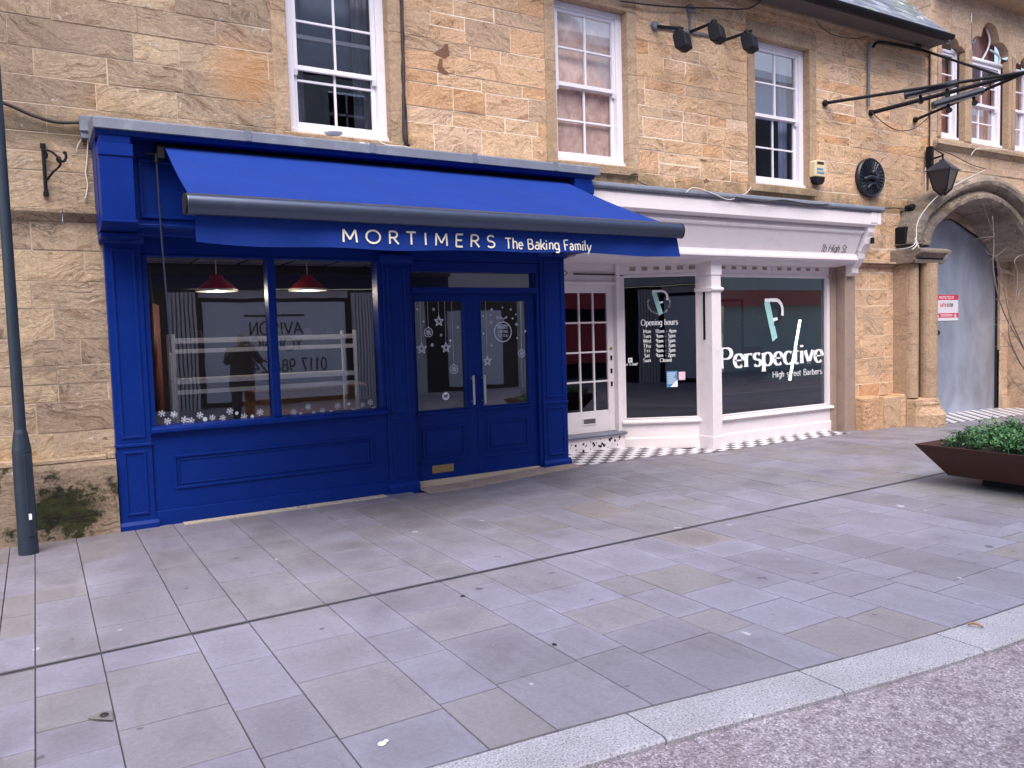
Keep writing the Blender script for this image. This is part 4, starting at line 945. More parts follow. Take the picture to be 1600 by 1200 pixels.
for i in range(12):
    a0, a1 = R(30*i+45), R(30*i+75)
    if i == 10: continue
    mb.face([(u+.016*math.cos(a0), .0285, z+.016*math.sin(a0)), (u+.016*math.cos(a1), .0285, z+.016*math.sin(a1)), (u+.008*math.cos(a1), .0285, z+.008*math.sin(a1)), (u+.008*math.cos(a0), .0285, z+.008*math.sin(a0))])
mb.build('booking_symbol_mark', M['ink'], aw1)
def plogo(place, u, z, s_, parent, back=.002, shade=False):
    # slanted letter P made of a thick leaning stem, a bowl and a short bar
    mb = MB(); O, U, N = place
    def Q(a, b, l=0): return O+U*(u+a*s_)+Vector((0, 0, z+b*s_))+N*(back+l)
    mb.face([Q(-.24, .95), Q(.0, 1.0), Q(.16, -.02), Q(-.02, -.06)]) if False else mb.face([Q(-.30, .90), Q(-.12, 1.0), Q(.18, .02), Q(.0, -.08)])
    o = mb.build('logo_stem', M['mint'], parent)
    mb = MB(); pts = [(-.28, .97), (.12, .98)]+[(.12+.26*math.sin(R(t)), .70+.28*math.cos(R(t))) for t in range(10, 100, 12)]+[(.37, .58)]
    for i in range(len(pts)-1):
        a, b = Vector(pts[i]), Vector(pts[i+1]); t = (b-a).normalized(); n = Vector((-t.y, t.x))*.045
        mb.face([Q(*(a+n), .001+.0004*(i % 2)), Q(*(a-n), .001+.0004*(i % 2)), Q(*(b-n), .001+.0004*(i % 2)), Q(*(b+n), .001+.0004*(i % 2))])
    mb.face([Q(.0, .52, .002), Q(.18, .54, .002), Q(.2, .47, .002), Q(.02, .43, .002)])
    mb.build('logo_bowl', M['vinyl'], parent)
    if shade:
        mb = MB(); mb.face([Q(-.04, .90, .0003), Q(.24, .86, .0003), Q(.40, .60, .0003), (Q(.22, .36, .0003)), Q(.04, .32, .0003), Q(.08, .46, .0003), Q(.22, .50, .0003), Q(.28, .66, .0003), Q(.18, .80, .0003), Q(-.02, .80, .0003)]); mb.build('logo_shadow', M['mintdark'], parent)
P0 = XB @ Vector((0, .034, 0))
u, z = bayuv(*c9(405, 335)); plogo((P0, U2, N2), u-.01, z, .30, aw1)
mb = MB()
for k, ch in enumerate('Perspective'):       # little round writing on both sides of the logo
    a = R(165+k*10.5); cx, cz = u-.01, z+.145
    st, w_ = text_strokes(ch); rr = .155
    for s_ in st:
        uu = Vector((math.sin(a)*-1, 0)); U3 = U2*(-math.sin(a))+Vector((0, 0, 1))*math.cos(a); V3 = -(U2*math.cos(a)+Vector((0, 0, 1))*math.sin(a))
        stroke_mesh(mb, [(x-w_/2, y) for x, y in s_], P0+U2*(cx+rr*math.cos(a))+Vector((0, 0, cz+rr*math.sin(a))), -U3, V3, N2, .030, .16, .12, .002)
for k, ch in enumerate('high street'):
    a = R(290+k*9); cx, cz = u-.01, z+.145; st, w_ = text_strokes(ch); rr = .155
    U3 = U2*(-math.sin(a))+Vector((0, 0, 1))*math.cos(a); V3 = -(U2*math.cos(a)+Vector((0, 0, 1))*math.sin(a))
    for s_ in st: stroke_mesh(mb, [(x-w_/2, y) for x, y in s_], P0+U2*(cx+rr*math.cos(a))+Vector((0, 0, cz+rr*math.sin(a))), U3, V3, N2, .026, .16, .12, .002)
mb.build('round_lettering', M['frost'], aw1)
u0, z0 = bayuv(*c9(478, 1100)); u1, z1 = bayuv(*c9(588, 930))
mb = bay((u0, u1, .028, .032, z0, z1)); po = mb.build('blue_poster', plain('poster_blue', (.07, .22, .42), .5), aw1)
mb = bay(); mb.face([(u0+.06, .0265, z0), (u1, .0265, z0), (u1, .0265, z0+.11), (u0+.06, .0265, z0+.0)][:3]); mb.face([(u0+.05, .0265, z0+.002), (u1, .0265, z0+.002), (u1, .0265, z0+.10)])
for i in range(6): mb.box(u0+.01, u1-.02-.01*(i % 3), .0268, .0278, z1-.03-i*.026, z1-.022-i*.026)
mb.f = mb.f[1:]; mb.t = mb.t[1:]; mb.m = mb.m[1:]; mb.build('poster_print', M['vinyl'], aw1)
u0, z0 = bayuv(*c9(603, 1025)); u1, z1 = bayuv(*c9(670, 938)); mb = bay((u0, u1, .028, .032, z0, z1)); mb.build('pink_notice', plain('pale_pink_paper', (.72, .50, .60), .6), aw1)
# door in the recess
DX0, DX1, DDY = 5.62, 6.46, 8.16
mb = MB(); mb.box(5.45, DX0, 8.10, 8.25, -.02, 2.43).box(DX1, 6.53, 8.08, 8.25, -.02, 2.43).box(DX0, DX1, 8.10, 8.25, 2.16, 2.20).box(DX0, DX1, 8.12, 8.25, 2.32, 2.43).box(DX0, DX1, 8.145, 8.16, 2.20, 2.32)
mb.box(5.24, 5.27, 7.57, 8.25, -.02, 2.43); mb.box(5.27, 5.45, 8.13, 8.25, -.02, 2.43)
mb.build('door_frame', WH, ws, .003)
mb = MB(); z0, z1 = .27, 2.16; g0, g1, h0, h1 = 5.705, 6.365, .545, 2.06
mb.box(DX0, g0, DDY, DDY+.045, z0, z1).box(g1, DX1, DDY, DDY+.045, z0, z1).box(g0, g1, DDY, DDY+.045, z0, h0).box(g0, g1, DDY, DDY+.045, h1, z1)
wbar = .022
for i in (1, 2): x = g0+(g1-g0)*i/3; mb.box(x-wbar/2, x+wbar/2, DDY+.004, DDY+.04, h0, h1)
for i in (1, 2, 3): z = h0+(h1-h0)*i/4; mb.box(g0, g1, DDY+.006, DDY+.04, z-wbar/2, z+wbar/2)
wd = mb.build('door', WH, ws, .003); wd['label'] = 'narrow white door with twelve small panes'
mb = MB(); mb.face([(g0, DDY+.025, h0), (g1, DDY+.025, h0), (g1, DDY+.025, h1), (g0, DDY+.025, h1)]); mb.build('pane', M['glassdark'], wd)
mb = MB(); panel_frame(mb, 5.93, 6.15, .37, .465, DDY-.001, .016, .008); mb.build('letter_plate_frame', WH, wd, .002)
mb = MB(); mb.box(5.948, 6.132, DDY-.006, DDY-.001, .387, .448); mb.build('letter_plate', plain('dull_steel', (.16, .15, .15), .5, .6), wd)
for z, h_ in ((1.34, .05), (1.19, .06), (1.02, .06), (.85, .06)):
    mb = MB(); (mb.lathe([(.018, 0), (.02, -.014), (.012, -.022)], (6.41, DDY, z), 14, 'y') if z > 1.3 else mb.box(6.40, 6.425, DDY-.012, DDY, z, z+h_)); mb.build('lock', M['black'] if z < 1.3 else M['brass'], wd)
mb = MB(); mb.prism([(8.00, .225), (7.99, .25), (8.02, .262), (8.2, .27), (8.2, .225)], 5.50, 6.53); st_ = mb.build('door_step', M['lead'], ws, .003)
mb = MB(); mb.box(5.52, 6.51, 8.03, 8.2, -.02, .225); rs = mb.build('step_riser', WH, ws)
mb = MB(); rd = random.Random(6)
for _ in range(46):
    x, z, q = rd.uniform(5.56, 6.44), rd.uniform(.07, .2), rd.choice((.004, .006, .008, .014)); mb.box(x-q, x+q, 8.028, 8.0298, z-q, z+q)
mb.build('chipped_marks', M['black'], rs)
mb = MB(); pc = at(882, 422, 8.09); mb.tube(curve([(5.55, 8.095, 2.29), (5.62, 8.09, 2.27), (5.68, 8.09, 2.28), (5.70, 8.09, 2.31), (5.66, 8.09, 2.33)], 5), .006, 6); mb.box(5.80, 6.44, 8.08, 8.10, 2.28, 2.30); mb.build('door_wire', M['cable'], ws)
# middle pilaster
mb = MB(); mb.box(7.41, 7.575, 7.345, 7.64, -.03, 2.42)
mb.box(7.40, 7.585, 7.335, 7.64, -.03, .17); mb.box(7.40, 7.585, 7.335, 7.64, 2.24, 2.43)
mb.prism([(7.315, 2.05), (7.315, 2.075), (7.345, 2.09), (7.64, 2.09), (7.64, 2.04), (7.345, 2.03)], 7.39, 7.60)
wp = mb.build('pilaster', WH, ws, .004)
mb = MB(); mb.box(7.398, 7.409, 7.46, 7.49, 1.42, 2.03); mb.build('gap_shade_strip', M['black'], wp)  # black strip laid on the face, stands in for the shade in a gap
# display window
GY = 7.60
mb = MB(); mb.box(7.575, 10.06, GY, 7.66, -.1, .33); mb.prism([(GY-.018, -.1), (GY-.018, .13), (GY-.005, .145), (GY, .145), (GY, -.1)], 7.575, 10.06); mb.build('stall_riser', WH, ws, .003)
mb = MB(); mb.prism([(GY-.05, .33), (GY-.05, .35), (GY-.01, .375), (7.68, .38), (7.68, .33)], 7.575, 10.09); mb.box(7.60, 7.70, GY, 7.68, .38, 2.27).box(9.98, 10.06, GY, 7.68, .38, 2.27).box(7.70, 9.98, GY, 7.68, .38, .40).box(7.60, 10.06, GY, 7.68, 2.24, 2.285)
mb.box(9.985, 10.0, GY-.015, GY, .38, 2.26)
dw = mb.build('display_window', WH, ws, .003)
mb = MB(); mb.face([(7.62, GY+.04, .38), (10.0, GY+.04, .38), (10.0, GY+.04, 2.26), (7.62, GY+.04, 2.26)]); mb.build('pane', M['glassbarber'], dw)
mb = MB(); mb.box(7.60, 10.06, GY+.01, 7.68, 2.286, 2.43); mb.box(8.83, 8.86, GY, GY+.01, 2.286, 2.43); fz = mb.build('frieze', WH, ws, .003)
mb = MB()
for i in range(5): mb.box(7.85+i*.2, 7.93+i*.2, GY+.004, GY+.0098, 2.345, 2.385); mb.box(8.95+i*.2, 9.03+i*.2, GY+.004, GY+.0098, 2.345, 2.385)
mb.build('vent_slots', M['brown'], fz)
LY = GY+.034
def line2(txt, x0, y0, x1, h, mat, **k):
    a = at(x0, y0, LY); b = at(x1, y0, LY); return write(txt, (a.x, LY, a.z), (1, 0, 0), (0, 0, 1), h, mat, dw, serif=h > .2, width=b.x-a.x, **k)
line2('Perspective', 1124, 576, 1286, .27, M['vinyl'], thick=.27, thin=.07, track=.03)
line2('High street Barbers.', 1207, 590, 1286, .085, M['vinyl'], thick=.15, thin=.08, track=.07)
a = at(1207, 529, LY); plogo((Vector((0, LY, 0)), Vector((1, 0, 0)), Vector((0, -1, 0))), a.x, a.z, .55, dw, shade=True)
mb = MB(); a = at(1240, 497, LY); b = at(1226, 597, LY); mb.face([(a.x-.01, LY-.001, a.z), (a.x+.07, LY-.001, a.z), (b.x+.03, LY-.001, b.z), (b.x-.04, LY-.001, b.z)]); mb = MB(); a = at(1250, 500, 8.4); b = at(1234, 594, 8.4); mb.tube([a, b], .018, 8); mb.build('light_tube', M['led'], ws)
mb = MB(); mb.box(7.62, 10.0, GY+.052, GY+.058, .38, at(1200, 598, GY).z); mb.build('black_film', M['darkest'], dw)
# brown rendered strip at the right end
mb = MB(); mb.box(10.06, 10.19, GY-.02, 7.7, -.1, 2.42); mb.box(10.19, 10.42, 7.43, 7.7, -.1, 2.52); mb.build('rendered_strip', M['brown'], ws, .012)
# barber interior
mb = MB(); by = 10.9
mb.face([(5.3, by, 0), (12.2, by, 0), (12.2, by, 2.9), (5.3, by, 2.9)]); mb.face([(12.2, 7.7, 0), (12.2, by, 0), (12.2, by, 2.9), (12.2, 7.7, 2.9)]); mb.face([(5.3, 8.3, 0), (5.3, by, 0), (5.3, by, 2.9), (5.3, 8.3, 2.9)])
mb.build('shop_wall', plain('pale_green_wall', (.68, .88, .84), .8), ws)
mb = MB(); mb.face([(5.3, 7.7, 2.72), (12.2, 7.7, 2.72), (12.2, by, 2.72), (5.3, by, 2.72)]); mb.face([(5.2, 8.3, 2.45), (7.6, 8.3, 2.45), (7.6, 7.7, 2.45), (5.2, 7.7, 2.45)]); mb.build('shop_ceiling', M['ceiling'], ws)
mb = MB(); mb.face([(5.2, 7.6, .01), (12.2, 7.6, .01), (12.2, by, .01), (5.2, by, .01)]); mb.build('shop_floor', M['darkest'], ws)
mb = MB(); mb.box(7.50, 7.56, 7.7, 10.9, 0, 2.72); mb.build('partition_wall', M['darkroom'], ws)
mb = MB()
for x in (8.7, 9.7, 11.2): pass
mb.box(7.6, 9.2, 10.7, 10.89, .9, .98); mb.box(7.6, 9.2, 10.5, 10.89, .5, .9); mb.build('back_counter', M['darkroom'], ws, .01)
mb = MB(); mb.box(10.6, 11.0, 10.86, 10.895, 1.35, 1.75); mb.box(7.62, 8.3, 10.82, 10.89, 1.9, 2.3); mb.box(9.4, 9.46, 10.5, 10.56, .9, 2.0); mb.build('wall_screen', M['darkest'], ws)

ld_ = None
for bx_, by_ in ((9.2, 9.6), (10.9, 9.5)):      # barber chairs inside
    t = thing('barber_chair', 'black barber chair inside the display window, ' + ('nearer the middle pilaster' if bx_ < 10 else 'further to the right'), 'chair', (bx_, by_, 0), 'barber chairs')
    MB().lathe([(.28, .0), (.28, .04), (.06, .08), (.05, .42)], (bx_, by_, .02), 20).build('pedestal', M['alu'], t)
    mb = MB(); mb.box(bx_-.26, bx_+.26, by_-.28, by_+.28, .46, .60); mb.build('seat', M['darkest'], t, .04, seg=3)
    mb = MB(); mb.prism([(by_+.20, .60), (by_+.30, .60), (by_+.42, 1.20), (by_+.33, 1.22)], bx_-.24, bx_+.24); mb.build('backrest', M['darkest'], t, .03, seg=3)
    for s_ in (-1, 1): MB().box(bx_+s_*.29-.03, bx_+s_*.29+.03, by_-.22, by_+.25, .74, .79).build('armrest', M['darkest'], t, .015)
for mx in (8.4, 9.9, 11.4):
    t = thing('wall_mirror', 'tall black framed mirror on the back wall of the barber shop, ' + {8.4: 'leftmost of three', 9.9: 'middle of three', 11.4: 'rightmost of three'}[mx], 'mirror', (mx, 10.88, 1.0), 'barber mirrors')
    mb = MB(); panel_frame(mb, mx-.4, mx+.4, 1.0, 2.1, 10.89, .04, .03); mb.build('frame', M['darkest'], t)
    MB().box(mx-.37, mx+.37, 10.87, 10.889, 1.03, 2.07).build('glass', plain('mirror', (.8, .85, .86), .08, 1.0), t)
# ------------------------------------------------------------------ arched building on the right
ab = thing('arched_building', 'taller stone building at the right edge with a wide carved archway and trefoil windows', 'building', (13.5, 7.45, 0))
AY = 7.45
mb, bk = MB(), MB(); ZT2 = 6.62
s2 = 1.0
SYW = 7.56; q = SYW/7.45
TW = [(12.60, 13.27, 4.50, 5.98, 'side'), (13.47, 14.60, 4.50, 5.90, 'mid'), (14.82, 15.50, 4.50, 5.98, 'side')]
hl = []
for (a, b, c, d, k) in TW: hl.append((a, b, c, d+(.70 if k == 'mid' else .16)))
hl.append((11.62, 16.0, -.5, 4.02))
ashlar(mb, bk, XEND, 19, 4.02, ZT2+.3, AY, hl, 77, hs=(.22, .28, .33), wmin=.35, wmax=.9, lo=.2, hi=.9)
ashlar(mb, bk, 16.0, 19, -.2, 4.02, AY, hl, 78, hs=(.22, .28, .33), wmin=.35, wmax=.9, lo=.2, hi=.9)
wl = mb.build('wall', M['stone_arch'], ab); bk.build('mortar', M['mortar_grey'], wl)
mb = MB(); mb.T = .4; mb.box(XEND, 19, 7.0, 7.8, ZT2+.30, ZT2+.42); mb.box(XEND, 19, 7.15, 7.8, ZT2+.2, ZT2+.30); mb.box(XEND, 19, 6.9, 7.8, ZT2+.42, ZT2+.6); mb.build('cornice', M['trim'], ab, .01)
# side wall of the taller building, above the lower roof
mb = MB(); rd = random.Random(12); z = 6.0
while z < 8:
    y = 7.45
    while y < 10: mb.T = rd.random(); mb.box(XEND-.015, XEND+.3, y+.003, y+.4, z+.003, z+.25); y += .405
    z += .255
mb.build('side_wall', M['stone_arch'], ab)
mb = MB(); mb.T = .5; mb.box(12.40, 17, 7.36, 7.6, 4.37, 4.44); mb.prism([(7.38, 4.37), (7.44, 4.31), (7.5, 4.31), (7.5, 4.37)], 12.40, 17); mb.build('window_ledge', M['stone_grey'], ab, .006)
def curvefill(mb, pts, ztop, Y0, Y1, y2=None):   # wall above a curved opening, with its soffit
    for (xa, za), (xb, zb) in zip(pts, pts[1:]):
        if abs(xb-xa) > 1e-5: mb.face([(xa, Y0, za), (xb, Y0, zb), (xb, Y0, ztop), (xa, Y0, ztop)])
        mb.face([(xa, Y0, za), (xb, Y0, zb), (xb, Y1, zb), (xa, Y1, za)])
def lobes(x, ls):
    z = -9
    for cx, cz, rx, rz in ls:
        u = (x-cx)/rx
        if abs(u) < 1: z = max(z, cz+rz*math.sqrt(1-u*u))
    return z
for (a, b, c, d, k) in TW:
    mb = MB(); mb.T = .6; w_ = b-a; xm = (a+b)/2
    if k == 'mid': ls = [(a+.22, d+.16, .225, .20), (xm, d+.36, .27, .27), (b-.22, d+.16, .225, .20)]; z0_ = d+.16
    else: ls = [(a+.16, d-.05, .165, .08), (xm, d, .17, .14), (b-.16, d-.05, .165, .08)]; z0_ = d-.05
    nn_ = 60; L = [(a, z0_)]+[(a+(b-a)*i/nn_, max(z0_, lobes(a+(b-a)*i/nn_, ls))) for i in range(nn_+1)]+[(b, z0_)]
    top = d+(.70 if k == 'mid' else .16)
    if k == 'side': top = d+.16
    curvefill(mb, L, top, AY-.004, AY+.14)
    for x0, x1 in ((a-.10, a), (b, b+.10)):
        z = c
        while z < d-.02: mb.T = rd.random(); mb.box(x0, x1, AY-.018, AY+.09, z+.001, min(z+.66, d+.08)); z += .66
    mb.build('trefoil_surround' if k == 'mid' else 'cusped_surround', M['trim'], ab, .004)
    root = sash_window(ab, a+.02, b-.02, c+.02, d-(.0 if k == 'mid' else .02), SYW, glassm='glassup', back='pink', rows=2, cols=2 if k == 'mid' else 1, name='sash_window', fr=.075 if k == 'mid' else .05, horn=k == 'mid')
    mb = MB()
    if k == 'mid':
        mb.box(a, b, SYW-.02, SYW+.06, d-.01, d+.055)
        lp = [(xm-.02, SYW+.02, d+.05), (xm+.16, SYW+.02, d+.26), (xm+.22, SYW+.02, d+.44), (xm+.12, SYW+.02, d+.60)]; mb.tube(curve(lp, 5), .018, 6)
        mb.tube(curve([(a+.06, SYW+.02, d+.05), (a+.02, SYW+.02, d+.18), (a+.14, SYW+.02, d+.30), (xm-.26, SYW+.02, d+.32), (xm-.2, SYW+.02, d+.5)], 5), .018, 6)
        mb.tube(curve([(b-.03, SYW+.02, d+.05), (b-.05, SYW+.02, d+.2), (xm+.24, SYW+.02, d+.26)], 5), .018, 6)
        mb.build('trefoil_bars', M['sash'], root, smooth=True)
    mb = MB(); mb.face([(a-.02, SYW+.05, d-.15), (b+.02, SYW+.05, d-.15), (b+.02, SYW+.05, top), (a-.02, SYW+.05, top)]); mb.build('head_pane', M['glassdull'], root)
    mb = MB(); mb.face([(a-.04, SYW+.14, d-.15), (b+.04, SYW+.14, d-.15), (b+.04, SYW+.14, top), (a-.04, SYW+.14, top)]); mb.build('head_blind', M['pinkcurtain'], root)
# archway
inner = [(12.07, -.2), (12.07, 2.45), (12.08, 2.73), (12.13, 2.88), (12.29, 3.05), (12.58, 3.22), (12.9, 3.37), (13.3, 3.475), (13.7, 3.51), (14.1, 3.44), (14.4, 3.32), (14.67, 3.13), (15.05, 2.9), (15.4, 2.62), (15.7, 2.25), (15.75, 1.6), (15.75, -.2)]
outer = [(11.46, -.2), (11.46, 2.45), (11.48, 2.75), (11.52, 3.0), (11.66, 3.23), (11.9, 3.43), (12.3, 3.64), (12.8, 3.83), (13.3, 3.94), (13.7, 3.98), (14.14, 3.92), (14.66, 3.77), (15.2, 3.5), (15.8, 3.1), (16.1, 2.5), (16.2, 1.6), (16.2, -.2)]
ii = curve([(a, b, 0) for a, b in inner[2:14]], 5); oo = curve([(a, b, 0) for a, b in outer[2:14]], 5)
prof = [(0, 7.53), (.02, 7.33), (.07, 7.24), (.16, 7.19), (.27, 7.17), (.38, 7.19), (.46, 7.24), (.50, 7.31), (.56, 7.33), (.64, 7.28), (.74, 7.24), (.86, 7.25), (.95, 7.30), (1.0, 7.40), (1.02, 7.60), (1.02, 8.02)]
mb = MB(); rd = random.Random(5); rows = []
for k, (o_, i_) in enumerate(zip(oo, ii)):
    w_ = [rd.uniform(-.012, .012) for _ in prof]; rows.append([Vector((o_.x+(i_.x-o_.x)*t+w_[j]*.5, y+w_[j], o_.y+(i_.y-o_.y)*t+w_[j]*.5)) for j, (t, y) in enumerate(prof)])
for k in range(len(rows)-1):
    if k % 7 == 0: mb.T = rd.random()
    for j in range(len(prof)-1): mb.face([rows[k][j], rows[k+1][j], rows[k+1][j+1], rows[k][j+1]])
mb.build('arch_moulding', M['hood'], ab, smooth=True)
mb = MB(); mb.T = .5        # wall between the moulding and the ledge
for (xa, za), (xb, zb) in zip(outer[6:14], outer[7:14]):
    mb.face([(xa, AY+.01, za-.08), (xb, AY+.01, zb-.08), (xb, AY+.01, 4.03), (xa, AY+.01, 4.03)])
mb.build('spandrel', M['stone_arch'], ab)
# left respond: capital, shafts, base
mb = MB(); mb.T = .35
mb.prism([(7.02, 2.67), (7.00, 2.64), (7.00, 2.60), (7.08, 2.56), (7.10, 2.53), (7.10, 2.50), (7.16, 2.45), (7.5, 2.45), (7.5, 2.67)], 11.36, 12.10)
mb.prism([(11.36, 2.67), (12.32, 2.67), (12.34, 2.63), (12.20, 2.54), (12.12, 2.45), (11.40, 2.45)], 7.10, 8.0, 'y'); mb.build('impost_capital', M['hood'], ab, .012, seg=2)
mb = MB(); rd = random.Random(19)
for x, y, r_, z0, z1 in ((11.55, 7.27, .10, .40, 2.45), (11.80, 7.15, .13, .40, 2.45), (11.99, 7.25, .085, .40, 2.45)):
    z = z0
    while z < z1-.01:
        h_ = min(rd.uniform(.55, .95), z1-z); mb.T = rd.uniform(.3, .7); j = rd.uniform(-.003, .003); mb.lathe([(r_-.002+j, 0), (r_+j, .006), (r_+j, h_-.006), (r_-.002+j, h_-.001)], (x, y, z), 18); z += h_
mb.T = .5; mb.box(11.44, 12.06, 7.27, 8.0, -.2, 2.45)
mb.build('arch_shaft', M['trim'], ab, smooth=False)
mb = MB(); mb.T = .2; mb.lathe([(.30, -.1), (.31, .14), (.27, .21), (.22, .27), (.235, .32), (.19, .40)], (11.78, 7.21, 0), 20); mb.box(11.45, 11.62, 7.12, 7.4, -.1, .38); mb.build('shaft_base', M['plinth_warm'], ab, .01)
mb = MB(); mb.T = .5; mb.box(10.42, 11.46, 7.46, 7.52, 2.42, 2.46); mb.box(10.42, 11.46, 7.40, 7.52, 2.46, 2.485); mb.build('string_course', M['stone_arch'], ab, .004)
# porch back wall with its own arched doorway, closed by a metal sheet
dcv = [(12.9, 1.0), (12.9, 2.45), (13.0, 2.75), (13.15, 2.98), (13.35, 3.16), (13.6, 3.3), (13.9, 3.36), (14.14, 3.30), (14.5, 3.17), (14.85, 3.06), (15.08, 3.03), (15.25, 2.86), (15.38, 2.68), (15.45, 2.4), (15.46, 1.0)]
mb = MB(); mb.T = .55
curvefill(mb, dcv, 4.4, 8.0, 8.2); mb.face([(12.0, 8.0, -.2), (12.9, 8.0, -.2), (12.9, 8.0, 4.4), (12.0, 8.0, 4.4)])
pw = mb.build('porch_wall', M['stone_arch'], ab)
mb, bk = MB(), MB(); ashlar(mb, bk, 15.46, 17.5, -.2, 4.3, 7.99, [], 41, hs=(.28, .35), wmin=.4, wmax=.8, lo=.5, hi=.9)
mb.T = .4; mb.box(15.47, 17, 7.92, 8.0, 2.42, 2.47); mb.box(15.47, 17, 7.93, 8.0, -.2, .12); o = mb.build('porch_wall', M['stone_arch'], ab); bk.build('mortar', M['mortar_grey'], o)
mb = MB(); mb.T = .4; mb.face([(12.4, 7.5, 4.02), (16.5, 7.5, 4.02), (16.5, 8.2, 4.02), (12.4, 8.2, 4.02)]); mb.box(15.75, 16.1, 7.46, 8.0, -.2, 4.02); mb.build('porch_lining', M['stone_arch'], ab)
mb = MB(); pts = [(x, z) for x, z in dcv]; poly = [(12.9, -.12)]+pts+[(15.455, -.12)]
mb.prism([(x, z) for x, z in poly], 8.06, 8.08, 'y')
MB().box(11.5, 17.5, 8.22, 8.3, -.2, 4.4).build('porch_backing', M['stone_arch'], ab)
sd_ = tag(mb.build('metal_door', M['steel'], None), 'galvanised metal sheet closing the arched doorway', 'door')
mb = MB(); rim = [(x+.004, 8.05, z) for x, z in pts]+[(15.462, 8.05, -.1)]
mb.tube(curve(rim[1:-2], 3)+[Vector((15.45, 8.05, 2.3)), Vector((15.45, 8.05, -.1))], .028, 6); mb.build('rubber_edge', M['black'], sd_)
# printed sign on the sheet
a, b = at(1460.5, 460.5, 8.04), at(1497.5, 500.5, 8.04); sx0, sx1, sz1, sz0 = a.x, b.x, a.z, b.z; hh = sz1-sz0
sg = thing('warning_sign', 'white and red printed warning sign fixed to the metal sheet door', 'sign', ((sx0+sx1)/2, 8.04, sz0))
MB().box(sx0, sx1, 8.045, 8.055, sz0, sz1).build('sign_board', M['pale'], sg)
mb = MB(); mb.box(sx0, sx1, 8.0425, 8.0445, sz1-.20*hh, sz1).box(sx0, sx1, 8.0425, 8.0445, sz0+.12*hh, sz0+.29*hh); mb.build('red_band', M['red'], sg)
write('PROTECTED BY', ((sx0+sx1)/2, 8.042, sz1-.15*hh), (1, 0, 0), (0, 0, 1), .09*hh, M['vinyl'], sg, thick=.2, center=True, width=(sx1-sx0)*.62)
write('safe', (sx0+.22*(sx1-sx0), 8.0445, sz1-.46*hh), (1, 0, 0), (0, 0, 1), .17*hh, M['red'], sg, thick=.16, width=(sx1-sx0)*.27)
write('site', (sx0+.52*(sx1-sx0), 8.0445, sz1-.46*hh), (1, 0, 0), (0, 0, 1), .17*hh, M['ink'], sg, thick=.2, width=(sx1-sx0)*.25)
mb = MB(); w_ = sx1-sx0; mb.box(sx0+.25*w_, sx1-.25*w_, 8.041, 8.0424, sz0+.17*hh, sz0+.19*hh).box(sx0+.25*w_, sx1-.25*w_, 8.041, 8.0424, sz0+.22*hh, sz0+.24*hh)
for c in (.13, .87): mb.face([(sx0+(c-.05)*w_, 8.0415, sz0+.15*hh), (sx0+(c+.05)*w_, 8.0415, sz0+.15*hh), (sx0+c*w_, 8.0415, sz0+.27*hh)])
mb.build('sign_print', M['vinyl'], sg)

# ------------------------------------------------------------------ things on the walls
def pt(x, y, Y): return at(x, y, Y)
# wrought iron basket bracket
Yb = 7.36; t = thing('basket_bracket', 'empty black wrought iron hanging basket bracket on the weathered wall', 'bracket', pt(70, 290, 7.49))
mb = MB(); mb.tube([pt(67, 228, 7.47), pt(72, 302, 7.47)], .014, 6); b0 = pt(67, 228, 7.47); mb.box(b0.x-.02, b0.x+.02, 7.46, 7.50, b0.z-.01, b0.z+.02); b0 = pt(72, 302, 7.47); mb.box(b0.x-.02, b0.x+.02, 7.46, 7.50, b0.z-.02, b0.z+.01); mb.build('back_plate', M['black'], t)
mb = MB(); mb.tube(curve([pt(68, 234, 7.46), pt(82, 238, 7.28), pt(97, 252, 7.14), pt(103, 247, 7.12), pt(102, 238, 7.12), pt(99, 240, 7.12)], 6), .010, 6); mb.build('arm', M['black'], t, smooth=True)
mb = MB(); mb.tube(curve([pt(71, 284, 7.46), pt(82, 270, 7.36), pt(94, 258, 7.2), pt(93, 246, 7.2), pt(89, 249, 7.2), pt(93, 254, 7.2)], 6), .009, 6); mb.tube(curve([pt(68, 236, 7.46), pt(73, 240, 7.42), pt(72, 247, 7.44), pt(69, 244, 7.46)], 5), .008, 6); mb.build('scroll', M['black'], t, smooth=True)
# junction box and cable at the left end of the lead
t = thing('junction_box', 'small blue grey junction box at the left end of the lead flashing', 'junction box', pt(137, 198, 7.44))
p = pt(137, 192, 7.40); MB().box(p.x-.06, p.x+.065, 7.40, 7.50, p.z-.07, p.z+.06).build('box', M['lead'], t, .008); p = pt(137, 207, 7.42); MB().box(p.x-.05, p.x+.06, 7.42, 7.50, p.z-.05, p.z+.01).build('lower_box', M['lead'], t, .006)
def cable(pts, r_, mat, lab, n=5, name='cable'):
    return tag(MB().tube(curve(pts, n), r_, 5).build(name, mat, None, smooth=True), lab, 'cable')
cable([pt(-25, 150, 7.42), pt(18, 166, 7.44), pt(50, 180, 7.45), pt(90, 191, 7.45), pt(135, 191, 7.46)], .014, M['cable'], 'thick dark cable sagging across the wall behind the lamp post')
cable([pt(142, 203, 7.45), pt(130, 214, 7.47), pt(121, 228, 7.48), pt(120, 236, 7.48)], .004, M['whitecable'], 'thin white wire curling down from the grey junction box')
cable([pt(138, 205, 7.46), pt(136, 250, 7.48), pt(134, 270, 7.48), pt(137, 290, 7.48), pt(133, 312, 7.48)], .006, M['whitecable'], 'pale cord hanging straight down beside the blue shopfront')
cable([pt(628, -10, 7.46), pt(629, 60, 7.46), pt(631, 112, 7.46), pt(631, 165, 7.46), pt(632, 215, 7.46), pt(640, 228, 7.46)], .017, M['cable'], 'dark vertical cable beside the left first floor window')
